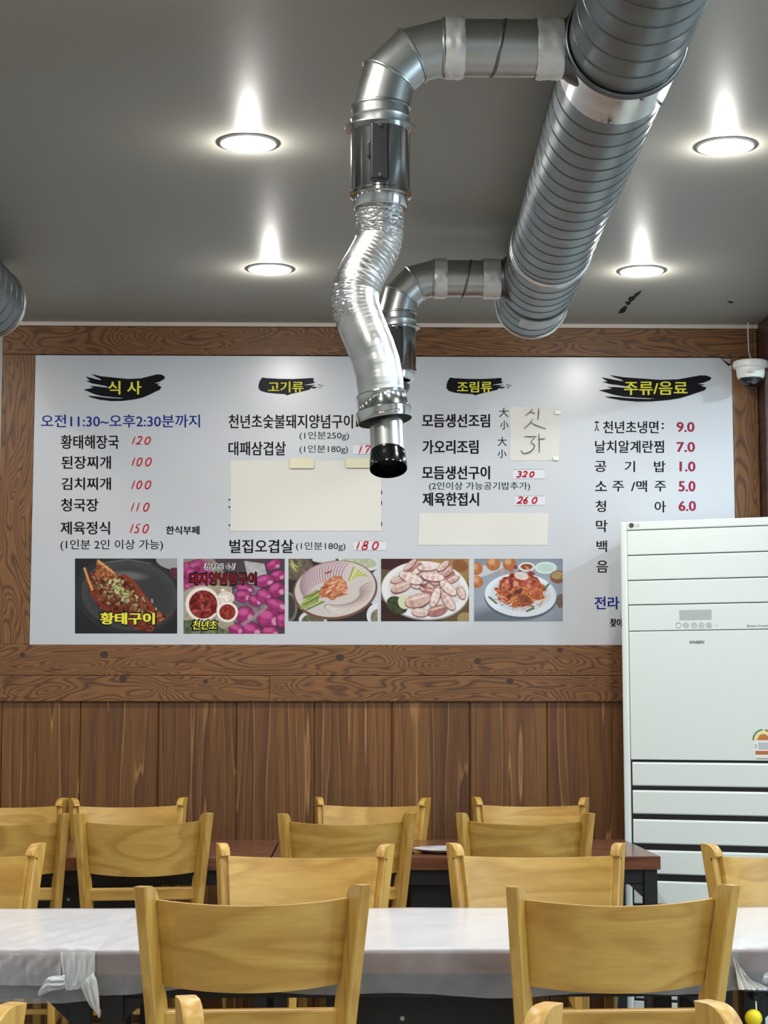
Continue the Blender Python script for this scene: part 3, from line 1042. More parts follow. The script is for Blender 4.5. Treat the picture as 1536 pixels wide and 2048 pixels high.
# 5: spicy fish and noodles on a white plate
p = Pic(177, 125, (126, 134, 146), 5)
p.ell(88, 70, 110, 60, (148, 156, 168), 0, soft=40)
p.ell(40, 120, 70, 24, (92, 100, 112), -10, soft=20, alpha=0.8)
p.ell(20, 24, 46, 10, (188, 190, 196), -18)
for cx, cy, r_ in [(4, 20, 13), (38, 10, 14), (70, 10, 13), (6, 46, 12)]:
    p.ell(cx, cy, r_, r_, (170, 106, 66), nz=14, cell=6)
    p.ell(cx - 3, cy - 4, r_ * 0.5, r_ * 0.5, (216, 166, 124), alpha=0.8, soft=5)
p.ell(104, 16, 16, 9, (222, 222, 222))
p.ell(104, 16, 12, 6, (138, 70, 44))
p.ell(142, 18, 22, 12, (196, 214, 210))
p.ell(142, 18, 16, 8, (178, 200, 194))
p.ell(166, 36, 16, 13, (128, 86, 62))
p.ell(166, 33, 13, 8, (158, 134, 96), nz=16)
p.ell(172, 84, 10, 14, (110, 92, 84), nz=20)
p.ell(92, 76, 72, 44, (84, 92, 104), 3)
p.ell(92, 72, 71, 43, (214, 220, 228), 3)
p.ell(92, 70, 60, 34, (198, 206, 216), 3)
p.ell(92, 64, 50, 30, (164, 84, 52), 0, nz=42, wob=0.3)
p.ell(92, 46, 34, 20, (150, 66, 48), 0, nz=50, wob=0.4)
for i in range(120):
    a = rnd.uniform(0, 2 * PI)
    q = rnd.random() ** 0.5
    cx, cy = 92 + 50 * q * math.cos(a), 72 + 26 * q * math.sin(a)
    dx, dy = rnd.uniform(-11, 11), rnd.uniform(-8, 8)
    p.line([(cx - dx, cy - dy), (cx + rnd.uniform(-3, 3), cy + rnd.uniform(-3, 3)), (cx + dx, cy + dy)], 1.4, rnd.choice([(206, 136, 72), (176, 96, 50), (222, 168, 104), (150, 60, 40), (110, 44, 34), (192, 112, 80)]), 0.9)
for i in range(26):
    p.ell(90 + rnd.gauss(0, 18), 46 + rnd.gauss(0, 12), rnd.uniform(4, 8), rnd.uniform(2, 4), rnd.choice([(176, 84, 66), (120, 40, 36), (206, 150, 120), (80, 40, 34)]), rnd.uniform(0, 180), 0.85)
p.ell(94, 34, 14, 8, (210, 196, 184), 10, nz=14)
p.ell(100, 80, 14, 7, (96, 54, 42), 20, alpha=0.6, soft=4)
for x1, y1, x2, y2 in ((30, 76, 44, 88), (148, 50, 138, 62), (104, 104, 118, 98)):
    p.line([(x1, y1), (x2, y2)], 3.5, (74, 104, 60))
p.build((948, 1117.5, 1125.5, 1242.5), mp_, 'printed picture of red noodles and seafood on a white plate')


# ------------------------------------------------------------------ sheets of paper and price slips on the board
def sheet(name, box, lab_, cat, mat, lift=0.003, curl=0.0007, nx=14, ny=8, group=None, skew=0):
    x0, y0, x1, y1 = box
    t = at((x0 + x1) / 2, y1, BY)
    root = thing(name, lab_, cat, (t.x, BY - lift, t.z), group)
    P = []
    for i in range(ny + 1):
        row = []
        for j in range(nx + 1):
            q = at(x0 + (x1 - x0) * j / nx + skew * (i / ny - 0.5), y0 + (y1 - y0) * i / ny, BY)
            e = max(abs(j / nx - 0.5), abs(i / ny - 0.5)) * 2
            yv = BY - lift + 0.0018 - curl * max(0, e - 0.75) * 3 * (0.4 + 0.6 * math.sin(j * 1.7 + i) ** 2)
            row.append((q.x, yv, q.z))
        P.append(row)
    mb = MB()
    mb.grid(P, flip=True)
    o = mb.build('sheet', mat, root)
    sm = o.modifiers.new('thickness', 'SOLIDIFY')
    sm.thickness = 0.0008
    sm.offset = 1 if False else -1
    return root


s1 = sheet('paper_sheet', (461, 921, 763, 1062), 'large blank white paper taped over the second menu column', 'paper', M['paper'], group='papers taped on the menu board')
for bx in ((580, 917, 628, 937), (692, 917, 745, 936)):
    q0, q1 = at(bx[0], bx[3], BY), at(bx[2], bx[1], BY)
    MB().box(q0.x, q1.x, BY - 0.0082, BY - 0.0074, q0.z, q1.z).build('tape_strip', M['tape'], s1)
for yy_ in (999, 1014, 1050):
    q = at(459, yy_, BY)
    MB().box(q.x - 0.003, q.x + 0.003, BY - 0.002, BY - 0.0006, q.z - 0.003, q.z + 0.002).build('pen_mark', M['black'], s1)
for yy_ in (985, 1006, 1048):
    q = at(763, yy_, BY)
    MB().box(q.x - 0.001, q.x + 0.0022, BY - 0.002, BY - 0.0006, q.z - 0.008, q.z + 0.008).build('pen_mark', M['black'], s1)
s2 = sheet('paper_sheet', (837, 1026, 1096, 1090), 'narrow blank white paper taped above the noodle picture', 'paper', M['paper'], group='papers taped on the menu board', skew=-3)
s3 = sheet('paper_note', (1020, 814, 1119, 921), 'square paper note with large handwritten Korean letters', 'note', M['paper'], nx=8, group='papers taped on the menu board')
mb = MB()
for st in ([(1108, 535), (1085, 560), (1040, 598)], [(1085, 560), (1110, 570), (1130, 580)], [(1163, 528), (1160, 580), (1155, 633)],
           [(1110, 625), (1080, 668), (1030, 712)], [(1085, 655), (1130, 680), (1225, 715)],
           [(1030, 782), (1080, 786), (1140, 784), (1108, 812), (1090, 838), (1112, 850), (1126, 868), (1116, 895), (1090, 920), (1050, 936), (1018, 934), (1000, 906)],
           [(1165, 758), (1167, 840), (1168, 930)], [(1165, 810), (1190, 806), (1222, 802)]):
    pts = []
    for zx, zy in st:
        q = at(820 + zx / 4.518, 700 + zy / 4.518, BY)
        pts.append((q.x, q.z))
    mb.ribbon(pts, 0.0036, BY - 0.0072)
mb.build('handwriting', M['pen'], s3)
for bx in ((1109, 822, 1121, 829), (1106, 913, 1117, 921)):
    q0, q1 = at(bx[0], bx[3], BY), at(bx[2], bx[1], BY)
    MB().box(q0.x, q1.x, BY - 0.0085, BY - 0.0078, q0.z, q1.z).build('tape_strip', M['stick'], s3)

for box, lay, dbox, lb in (
    ((706, 888, 772, 909), [('1', 0.05, 0.25), ('7', 0.3, 0.55), ('.', 0.58, 0.66), ('0', 0.68, 0.95)], (714, 891, 764, 907), 'white price slip half hidden behind the hanging nozzle'),
    ((707, 1081, 771, 1101), [('1', 0.0, 0.2), ('8', 0.25, 0.55), ('0', 0.68, 0.98)], (712, 1083, 759, 1099), 'white price slip reading 18 0 above the pork platter picture'),
    ((1026, 938, 1089, 958), [('3', 0.0, 0.3), ('2', 0.34, 0.62), ('.', 0.64, 0.7), ('0', 0.72, 1.0)], (1033, 943, 1069, 954), 'white price slip reading 32.0 below the handwritten note'),
    ((1029, 991, 1090, 1011), [('2', 0.0, 0.28), ('6', 0.3, 0.55), ('.', 0.58, 0.64), ('0', 0.72, 1.0)], (1035, 994, 1075, 1007), 'white price slip reading 26.0, lowest in the third menu column')):
    st_ = sheet('price_slip', box, lb, 'price label', M['sticker'], lift=0.002, curl=0.0, nx=3, ny=2, group='price slips on the menu board')
    mb = MB()
    for yy_ in (box[1] + 0.6, box[3] - 0.6):
        q0, q1 = at(box[0], yy_, BY), at(box[2], yy_, BY)
        mb.ribbon([(q0.x, q0.z), (q1.x, q1.z)], 0.0022, BY - 0.0018)
    mb.build('ruled_line', M['acgrey'], st_)
    handwritten('price_digits', lay, dbox, M['red'], st_, 2.8, lift=0.0022)

# ------------------------------------------------------------------ spiral ducts
DIRF = Vector((math.sin(YAW), math.cos(YAW), 0))
DIRR = Vector((math.cos(YAW), -math.sin(YAW), 0))
DZ = 2.631
DR = 0.124


def duct(side, d0, d1, label):
    def P(d):
        return DIRR * side + DIRF * d + Vector((0, 0, DZ))
    t = thing('spiral_duct', label, 'duct', P(d1), 'round ducts under the ceiling')
    n = 40
    mb = MB()
    mb.tube([P(d0 + (d1 - d0) * i / n) for i in range(n + 1)], DR, 64, caps=False)
    mb.build('duct_pipe', M['duct'], t, smooth=60)
    # helical lock seam
    mb = MB()
    pitch = 0.092
    turns = (d1 - d0) / pitch
    q = 44
    prof = [(-0.0030, 0.0003), (-0.0016, 0.0018), (0.0016, 0.0018), (0.0030, 0.0003)]
    rows = []
    for i in range(int(turns * q)):
        a = -2 * PI * i / q
        d = d0 + pitch * i / q
        rv = DIRR * math.cos(a) + Vector((0, 0, 1)) * math.sin(a)
        rows.append([P(d + s_) + rv * (DR + h) for s_, h in prof])
    mb.grid(rows)
    mb.build('spiral_seam', M['seam'], t, smooth=180)
    # end ring
    mb = MB()
    pr = [(d1 - 0.012, DR + 0.001), (d1 - 0.006, DR + 0.004), (d1, DR + 0.0062), (d1 + 0.004, DR + 0.005), (d1 + 0.006, DR - 0.002)]
    mb.tube([P(a) for a, r_ in pr], [r_ for a, r_ in pr], 64, caps=True)
    mb.build('end_cap', M['band'], t, smooth=40)
    return t, P


def ring_part(t, P, d0, d1, r_, name, mat, bead=0.0, a0=0, a1=360):
    mb = MB()
    nn = 64
    rows = []
    pr = [(d0, r_ - 0.002), (d0 + 0.0005, r_), (d0 + 0.004, r_ + bead), (d0 + 0.008, r_), (d1 - 0.008, r_), (d1 - 0.004, r_ + bead), (d1 - 0.0005, r_), (d1, r_ - 0.002)]
    for d, rr in pr:
        row = []
        for k in range(nn + 1):
            a = rad(a0 + (a1 - a0) * k / nn)
            row.append(P(d) + (DIRR * math.cos(a) + Vector((0, 0, 1)) * math.sin(a)) * rr)
        rows.append(row)
    mb.grid(rows, flip=True)
    return mb.build(name, mat, t, smooth=50)


main_duct, PM = duct(0.517, 1.0, 6.2, 'thick grey spiral duct running under the ceiling, right of centre')
ring_part(main_duct, PM, 3.70, 3.885, DR + 0.0025, 'coupling_band', M['band'], a0=188, a1=372)
ring_part(main_duct, PM, 3.685, 3.712, DR + 0.006, 'joint_ring', M['seam'], 0.002)
ring_part(main_duct, PM, 5.41, 5.455, DR + 0.003, 'joint_ring', M['band'], 0.003)
ring_part(main_duct, PM, 5.93, 6.06, DR + 0.0025, 'tape_patch', M['patch'], a0=243, a1=318)
ring_part(main_duct, PM, 5.915, 5.932, DR + 0.004, 'joint_ring', M['seam'], 0.001)
for d, a in ((3.72, 285), (3.87, 262), (3.87, 320), (3.75, 200)):
    q = PM(d) + (DIRR * math.cos(rad(a)) + Vector((0, 0, 1)) * math.sin(rad(a))) * (DR + 0.004)
    MB().tube([q, q + Vector((0, 0, -0.005))], [0.006, 0.004], 10).build('rivet', M['seam'], main_duct)
left_duct, PL = duct(-1.384, 1.0, 6.2, 'grey spiral duct cut off at the left edge of the photo')


# ------------------------------------------------------------------ exhaust arms off the main duct
def hose_path(pts, n):
    """Catmull-Rom through the control points"""
    pts = [Vector(p) for p in pts]
    ext = [pts[0] * 2 - pts[1]] + pts + [pts[-1] * 2 - pts[-2]]
    out = []
    for i in range(len(pts) - 1):
        p0, p1, p2, p3 = ext[i:i + 4]
        for k in range(n):
            t_ = k / n
            out.append(0.5 * ((2 * p1) + (p2 - p0) * t_ + (2 * p0 - 5 * p1 + 4 * p2 - p3) * t_ ** 2 + (3 * p1 - p0 - 3 * p2 + p3) * t_ ** 3))
    out.append(pts[-1])
    return out


def arm(Y, xv, xh, label, full):
    """branch pipe from the duct, gored elbow, damper body with switch"""
    t = thing('exhaust_arm', label, 'exhaust pipe', (xv, Y, DZ), 'branch exhaust pipes')
    R = 0.0615
    RB = xh - xv                                  # elbow radius
    # centre line of the main duct at this depth
    dcen = (Y - DIRR.y * 0.517) / DIRF.y
    xd = PM(dcen).x
    xe = xd - math.sqrt(DR ** 2 - 0.02 ** 2) + 0.01
    MB().tube([(xh - 0.002, Y, DZ), (xe, Y, DZ)], R, 48, caps=False).build('branch_pipe', M['branch'], t, smooth=60)
    # one turn of lock seam on the branch
    mb = MB()
    rows = []
    for i in range(41):
        a = -2 * PI * i / 40 + 1.2
        d = xh + (xe - xh) * 0.28 + 0.065 * i / 40
        rows.append([(d + s_, Y + math.cos(a) * (R + h), DZ + math.sin(a) * (R + h)) for s_, h in ((-0.004, 0.0002), (-0.001, 0.002), (0.001, 0.002), (0.004, 0.0002))])
    mb.grid(rows)
    mb.build('pipe_seam', M['seam'], t, smooth=180)
    # saddle collar where the branch meets the duct
    mb = MB()
    mb.tube([(xe - 0.034, Y, DZ), (xe - 0.014, Y, DZ), (xe - 0.006, Y, DZ), (xe + 0.02, Y, DZ)], [R + 0.002, R + 0.003, R + 0.010, R + 0.022], 48, caps=False)
    mb.build('saddle_collar', M['seam'], t, smooth=50)
    # crinkled foil tape round both ends of the branch
    rg = random.Random(int(Y * 100))
    for a, b_2 in ((xh + 0.003, xh + 0.045), (xe - 0.078, xe - 0.020)):
        mb = MB()
        rows = []
        for i in range(8):
            rows.append([])
            for k in range(40):
                an = 2 * PI * k / 40
                rr = R + 0.0035 + (rg.uniform(0, 0.0032) if 0 < i < 7 else 0)
                rows[-1].append((a + (b_2 - a) * i / 7 + rg.uniform(-0.0012, 0.0012), Y + math.cos(an) * rr, DZ + math.sin(an) * rr))
            rows[-1].append(rows[-1][0])
        mb.grid(rows)
        mb.build('tape_wrap', M['foiltape'], t, smooth=180)
    # gored elbow: mitred rings with raised seams
    zc = DZ - RB
    mb = MB()
    angs = [0, 30, 60, 90]
    pts, dirs, rads_ = [], [], []
    for a in angs:
        c = Vector((xh - RB * math.sin(rad(a)), Y, zc + RB * math.cos(rad(a))))
        tg = Vector((-math.cos(rad(a)), 0, -math.sin(rad(a))))
        pts.append(c)
        dirs.append(tg)
    for i in range(3):
        mb2 = MB()
        mb2.tube([pts[i], pts[i + 1]], [R, R], 48, caps=False, dirs=[dirs[i], dirs[i + 1]])
        mb2.build('elbow_gore', M['branch'], t, smooth=60)
    for i in range(4):
        dd = dirs[i] * 0.004
        mb.tube([pts[i] - dd, pts[i] - dd * 0.4, pts[i] + dd * 0.4, pts[i] + dd], [R, R + 0.0035, R + 0.0035, R], 48, caps=False, dirs=[dirs[i]] * 4)
    mb.build('elbow_seam', M['branch'], t, smooth=30)
    zb = zc
    mb = MB()
    mb.tube([(xv, Y, zb), (xv, Y, zb - 0.022), (xv, Y, zb - 0.025), (xv, Y, zb - 0.030), (xv, Y, zb - 0.052)], [R, R, R + 0.003, R + 0.001, R + 0.002], 48, caps=False)
    mb.build('collar', M['branch'], t, smooth=30)
    # damper body with its wide flange
    zt = zb - 0.046
    zl = zt - 0.146
    RD = 0.0635
    mb = MB()
    mb.tube([(xv, Y, zt + 0.002), (xv, Y, zt), (xv, Y, zt - 0.003), (xv, Y, zt - 0.0031)], [RD, RD + 0.013, RD + 0.013, RD], 56, caps=False, dirs=[(0, 0, -1)] * 4)
    mb.build('flange', M['branch'], t, smooth=40)
    mb = MB()
    mb.tube([(xv, Y, zt - 0.003), (xv, Y, zl + 0.006), (xv, Y, zl + 0.003), (xv, Y, zl - 0.004), (xv, Y, zl - 0.006)], [RD, RD, RD + 0.003, RD + 0.003, RD - 0.004], 56, caps=False, dirs=[(0, 0, -1)] * 5)
    mb.build('damper_body', M['chrome'], t, smooth=40)
    mb = MB()
    mb.tube([(xv, Y, zl - 0.002), (xv, Y, zl - 0.028), (xv, Y, zl - 0.031), (xv, Y, zl - 0.031)], [RD - 0.005, RD - 0.006, RD - 0.008, 0.045], 56, caps=False, dirs=[(0, 0, -1)] * 4)
    mb.build('hose_collar', M['chrome'], t, smooth=40)
    sx = xv - 0.003
    sb = MB().box(sx - 0.0195, sx + 0.0195, Y - RD - 0.014, Y - RD + 0.012, zl + 0.012, zt - 0.012).build('switch_box', M['blackplastic'], t, bevel=0.004)
    for zz in (zt - 0.017, zl + 0.021):
        MB().tube([(sx, Y - RD - 0.0125, zz), (sx, Y - RD - 0.018, zz)], [0.0052, 0.004], 12).build('bolt', M['chrome'], sb, smooth=40)
    MB().box(sx - 0.026, sx - 0.0165, Y - RD - 0.010, Y - RD + 0.004, zl + 0.062, zl + 0.094).build('switch_knob', M['blackplastic'], sb, bevel=0.002)
    return t, zl - 0.031


Y1 = 3.75
p_top = at(761, 400, Y1)
arm1, z_end = arm(Y1, p_top.x, at(886, 97, Y1).x, 'large near exhaust pipe with a silver flexible hose and open nozzle', True)
# flexible foil hose
ctrl = [((760.5, 396), 3.75), ((760, 430), 3.75), ((759, 462), 3.75), ((753, 492), 3.745), ((737, 524), 3.735), ((720, 556), 3.72), ((711, 590), 3.715), ((714, 622), 3.71), ((725, 653), 3.705), ((738, 685), 3.70), ((750, 717), 3.70), ((758, 750), 3.70), ((763, 790), 3.70)]
cps = [at(a[0], a[1], y_) for a, y_ in ctrl]
path = hose_path(cps, 22)
rg = random.Random(11)
nr = len(path)
seg = 72
mb = MB()
rows = []
Rh = 0.0485
for i, p_ in enumerate(path):
    f = i / (nr - 1)
    a = path[max(i - 1, 0)]
    b_2 = path[min(i + 1, nr - 1)]
    tg = (b_2 - a).normalized()
    u = Vector((0, 1, 0))
    u = (u - tg * u.dot(tg)).normalized()
    s_ = tg.cross(u)
    row = []
    for k in range(seg):
        an = 2 * PI * k / seg
        side = math.sin(an)                    # +1 / -1 : sides in the picture plane
        nv = u * math.cos(an) + s_ * side
        inner = nv.x                           # +x is the right of the picture
        rib = 0.0
        crk = 0.0
        if f < 0.22:
            rib, crk = 0.0016, 0.0021
        elif f < 0.48:
            rib = 0.0019 * max(0.0, min(1, inner * 1.6 + 0.35))
            crk = 0.0010 * max(0, min(1, 0.2 + (0 if inner > 0 else -inner * (f - 0.3) * 8)))
        elif f < 0.66:
            q_ = max(0.0, min(1, (0.66 - f) / 0.06))
            crk = 0.0026 * max(0.0, min(1, 0.15 - inner)) * q_
            rib = 0.0001
        else:
            rib, crk = 0.00006, 0.0
        rr = Rh * (1 + 0.03 * math.sin(f * PI)) + rib * math.sin(2 * PI * f * (46 if f < 0.5 else 46)) + crk * rg.uniform(-1, 1)
        if f > 0.66:
            rr += 0.00035 * math.sin(f * 75)
        row.append(p_ + nv * rr)
    row.append(row[0])
    rows.append(row)
mb.grid(rows)
mb.build('flexible_hose', M['foil'], arm1, smooth=40)
# clamp rings, suction tube and open nozzle
cl_a, cl_b = at(762, 788, 3.70), at(771, 846, 3.695)
cax = (cl_b - cl_a).normalized()
B_ = lambda q: cl_a + cax * q
mb = MB()
pr = [(0.0, 0.0485), (0.001, 0.0525), (0.003, 0.0535), (0.006, 0.0525), (0.034, 0.0528), (0.037, 0.0545), (0.039, 0.053)]
mb.tube([B_(q) for q, r_ in pr], [r_ for q, r_ in pr], 56, caps=False)
mb.build('clamp_ring', M['chrome'], arm1, smooth=35)
mb = MB()
pr = [(0.036, 0.050), (0.036, 0.0585), (0.038, 0.0605), (0.041, 0.060), (0.056, 0.0575), (0.059, 0.056)]
mb.tube([B_(q) for q, r_ in pr], [r_ for q, r_ in pr], 56, caps=False, dirs=[cax] * len(pr))
mb.build('lock_ring', M['chrome'], arm1, smooth=35)
mb = MB()
pr = [(0.058, 0.0565), (0.0585, 0.03), (0.0585, 0.002)]
mb.tube([B_(q) for q, r_ in pr], [r_ for q, r_ in pr], 56, caps=False, dirs=[cax] * len(pr))
mb.build('ring_underside', M['inside'], arm1, smooth=35)
q = B_(0.047)
MB().tube([q + Vector((-0.012, -0.058, -0.004)), q + Vector((0.012, -0.0610, 0.0)), q + Vector((0.030, -0.055, 0.004))], 0.003, 10).build('latch', M['chrome'], arm1, smooth=60)
nz_a, nz_b = at(772, 838, 3.690), at(777, 938, 3.645)
ax = (nz_b - nz_a).normalized()
ln = (nz_b - nz_a).length
A = lambda q: nz_a + ax * q
mb = MB()
mb.tube([A(-0.004), A(ln * 0.72)], 0.0345, 48, caps=False)
mb.build('suction_tube', M['branch'], arm1, smooth=60)
mb = MB()
n0 = ln * 0.66
pr = [(n0, 0.0350), (n0 + 0.003, 0.0365), (n0 + 0.008, 0.036), (n0 + 0.018, 0.0375), (ln - 0.004, 0.0390), (ln, 0.0382), (ln - 0.010, 0.0366), (n0 + 0.012, 0.0348), (n0 + 0.008, 0.001)]
mb.tube([A(q) for q, r_ in pr], [r_ for q, r_ in pr], 56, caps=False, dirs=[ax] * len(pr))
mb.build('nozzle', M['blackchrome'], arm1, smooth=40)
mb = MB()
mb.tube([A(n0 + 0.011), A(n0 + 0.0125)], 0.0343, 40)
mb.build('nozzle_inside', M['inside'], arm1)

Y2 = 5.84
arm2, z_end2 = arm(Y2, at(794, 640, Y2).x, at(866, 558, Y2).x, 'far exhaust pipe with its elbow partly hidden behind the silver hose', False)
xv2 = at(794, 640, Y2).x
mb = MB()
pr = [(0.0, 0.047), (0.012, 0.049), (0.03, 0.046), (0.045, 0.030), (0.047, 0.002)]
mb.tube([(xv2 - 0.02 * q / 0.047, Y2, z_end2 - q) for q, r_ in pr], [r_ for q, r_ in pr], 40, caps=False)
mb.build('hose_stub', M['blackchrome'], arm2, smooth=60)

# ------------------------------------------------------------------ security camera
sc_c = at(1501, 745, 7.06)
cy_ = 7.06
scam = thing('security_camera', 'white dome security camera at the upper right corner of the menu', 'security camera', (sc_c.x, cy_, sc_c.z))
z0 = at(1501, 726, cy_).z
zz = lambda y_: at(1501, y_, cy_).z
mb = MB()
pr = [(zz(722), 0.060), (zz(724), 0.068), (zz(730), 0.070), (zz(736), 0.068), (zz(736.5), 0.05)]
mb.tube([(sc_c.x, cy_, z) for z, r_ in pr], [r_ for z, r_ in pr], 40, dirs=[(0, 0, -1)] * 5)
mb.box(sc_c.x, 1.672, cy_ - 0.03, cy_ + 0.03, zz(732), zz(723))
mb.build('mount_plate', M['whiteplastic'], scam, smooth=40)
mb = MB()
pr = [(zz(735), 0.057), (zz(738), 0.057), (zz(752), 0.0545), (zz(757), 0.050), (zz(758), 0.044)]
mb.tube([(sc_c.x, cy_, z) for z, r_ in pr], [r_ for z, r_ in pr], 40, dirs=[(0, 0, -1)] * 5)
hb = mb.build('housing', M['whiteplastic'], scam, smooth=40)
q = at(1502, 744, cy_ - 0.058)
MB().box(q.x - 0.013, q.x + 0.013, cy_ - 0.0585, cy_ - 0.05, q.z - 0.001, q.z + 0.001).build('maker_plate', M['acgrey'], hb)
mb = MB()
zt_ = zz(756)
pr = [(0.046 * math.cos(a), 0.046 * math.sin(a)) for a in [rad(10 * i) for i in range(9)]]
mb.tube([(sc_c.x, cy_, zt_ - h * 0.82) for r_, h in pr], [r_ for r_, h in pr], 40, dirs=[(0, 0, -1)] * 9)
dm = mb.build('dome', M['glassdark'], scam, smooth=180)
q = Vector((sc_c.x + 0.004, cy_ - 0.040, zt_ - 0.020))
MB().tube([q, q + Vector((0, -0.008, -0.004))], [0.013, 0.010], 20).build('lens', M['acdark'], dm, smooth=40)
cab = [at(1496, 648, 7.12), at(1496, 668, 7.13), at(1497, 690, 7.135), at(1498, 705, 7.13), at(1503, 720, 7.09)]
cab[0].z = CEIL
MB().tube(hose_path(cab, 6), 0.0025, 10).build('cable', M['whiteplastic'], scam, smooth=60)

# ------------------------------------------------------------------ air conditioner in the corner
AX, AY, AROT = 1.046, 6.83, rad(-22)
acroot = thing('air_conditioner', 'tall white floor-standing air conditioner in the right corner', 'air conditioner', (AX, AY, 0), None, AROT)
AW, AD, AH = 0.60, 0.34, 1.925
ac_n = Vector((math.sin(AROT), -math.cos(AROT), 0))          # out of the front
ac_x = Vector((math.cos(AROT), math.sin(AROT), 0))


def acbox(x0, x1, y0, y1, z0, z1, name, mat, bevel=0.0, parent=acroot):
    return MB().box(x0, x1, y0, y1, z0, z1).build(name, mat, parent, bevel=bevel, local=True)


def acz(py):
    return at(1253, py, AY).z


def ac_at(px, py, lift=0.0):
    """local point of the front face shown at a pixel"""
    r = at(px, py, 1.0) - Vector((0, 0, CAM_H))
    o_ = Vector((AX, AY, 0)) + ac_n * 0.0
    k_ = (o_ - Vector((0, 0, 0))).dot(ac_n) / r.dot(ac_n)
    w_ = r * k_ + Vector((0, 0, CAM_H))
    d = w_ - o_
    return Vector((d.dot(ac_x), -lift, w_.z))


acbox(0, AW, 0.012, AD, 0.0, AH, 'cabinet', M['ac'], 0.012)
acbox(0.024, AW - 0.024, 0.006, 0.02, 0.05, AH - 0.04, 'recess', M['acgap'])
g = 0.0022
acbox(0.0, 0.027, -0.003, 0.03, 0.02, AH - 0.001, 'side_rail', M['ac'], 0.008)
acbox(AW - 0.027, AW, -0.003, 0.03, 0.02, AH - 0.001, 'side_rail', M['ac'], 0.008)
acbox(0.0275, AW - 0.0275, -0.002, 0.03, acz(1062) + g, AH - 0.002, 'top_cap', M['ac'], 0.003)
for a, b_2 in ((1062, 1112), (1112, 1162), (1162, 1211)):
    acbox(0.0275, AW - 0.0275, 0.0, 0.02, acz(b_2) + g, acz(a) - g * 0.5, 'outlet_louver', M['ac'], 0.003)
ctl = acbox(0.029, AW - 0.029, 0.0, 0.02, acz(1263) + g * 0.7, acz(1211) - g * 0.5, 'control_panel', M['ac'], 0.002)
fp = acbox(0.029, AW - 0.029, 0.0, 0.02, acz(1520) + g, acz(1263) - g * 0.5, 'front_panel', M['ac'], 0.002)
edges = [(1523, 1571), (1579, 1627), (1637, 1686), (1698, 1746), (1759, 1806), (1820, 1868), (1882, 1930), (1945, 1995)]
for a, b_2 in edges:
    zt_, zb_ = at(1258, a, AY).z, at(1258, b_2, AY).z
    mb = MB()
    # slat with a sloped top edge
    pr = [(0.018, zt_ + 0.003), (0.004, zt_ - 0.002), (0.0, zt_ - 0.008), (0.0, zb_ + 0.004), (0.004, zb_), (0.018, zb_)]
    rows = [[(x_, yy_, zz_) for yy_, zz_ in pr] for x_ in (0.034, AW - 0.034)]
    mb.grid(rows)
    n_ = len(mb.v)
    mb.f += [tuple(range(5, -1, -1)), tuple(range(6, 12))]
    mb.build('intake_slat', M['ac'], acroot, local=True, smooth=30)
acbox(0.0275, AW - 0.0275, 0.0, 0.02, 0.02, at(1258, 1995, AY).z - 0.01, 'kick_panel', M['ac'], 0.003)

# display, buttons, lettering and the efficiency sticker


def ac_quad(px0, py0, px1, py1, name, mat, parent, lift=0.0008):
    a, b_2 = ac_at(px0, py1), ac_at(px1, py0)
    loc = parent.location
    mb = MB()
    mb.box(a.x, b_2.x, -lift, -lift * 0.2, a.z, b_2.z)
    mb.v = [tuple(Vector(v_) - loc) for v_ in mb.v]
    return mb.build(name, mat, parent, local=True)


def ac_disc(px, py, r_, name, mat, parent, lift=0.0008, a0=0, a1=360, r_in=0.0):
    c = ac_at(px, py)
    loc = parent.location
    mb = MB()
    n_ = 24
    o_, i_ = [], []
    for k_ in range(n_ + 1):
        a = rad(a0 + (a1 - a0) * k_ / n_)
        o_.append(Vector((c.x + r_ * math.cos(a), -lift, c.z + r_ * math.sin(a))) - loc)
        i_.append(Vector((c.x + r_in * math.cos(a), -lift, c.z + r_in * math.sin(a))) - loc)
    mb.grid([i_, o_], flip=False)
    return mb.build(name, mat, parent, local=True)


def ac_text(body, box, mat, parent, bold=0.0, shear=0.0, lift=0.0009, name='lettering'):
    vs, fs = text_mesh(body, bold, shear)
    a0, a1 = min(v.x for v in vs), max(v.x for v in vs)
    b0, b1 = min(v.y for v in vs), max(v.y for v in vs)
    q0, q1 = ac_at(box[0], box[3]), ac_at(box[2], box[1])
    mb = MB()
    mb.add([Vector((q0.x + (v.x - a0) / (a1 - a0) * (q1.x - q0.x), -lift - v.z, q0.z + (v.y - b0) / (b1 - b0) * (q1.z - q0.z))) - parent.location for v in vs], fs)
    return mb.build(name, mat, parent, local=True)


tcap = [c for c in acroot.children if c.name.startswith('top_cap')][0]
ac_disc(1263, 1051, 0.0098, 'round_logo', M['acdark'], tcap, 0.0028)
ac_text('LG', (1270, 1047.5, 1279, 1054.5), M['acgrey'], tcap, 0.02, lift=0.0028)
lc = ac_quad(1359, 1219, 1423, 1240, 'display', M['lcd'], ctl)
for bx in (1357, 1372, 1388, 1403, 1418):
    bt = ac_disc(bx, 1250.5, 0.0108, 'button', M['acgrey'], ctl, 0.0008, r_in=0.0085)
    if bx != 1357:
        ac_text({1372: '■', 1388: '∨', 1403: '∧', 1418: '⊟'}[bx] if False else {1372: 'H', 1388: 'v', 1403: '^', 1418: 'z'}[bx], (bx - 3, 1248, bx + 3, 1253), M['acgrey'], ctl, 0.02)
ac_text('/', (1431, 1248, 1435, 1253), M['acgrey'], ctl)
ac_text('Smart Inverter', (1494, 1248.5, 1546, 1254), M['acdark'], ctl, 0.0)
ac_text('WHISEN', (1379, 1281, 1409, 1287.5), M['acdark'], fp, 0.02, 0.3)
c = ac_at(1383, 1288)
est = ac_quad(1509, 1468, 1552, 1519, 'efficiency_label', M['stick'], fp, 0.0006)
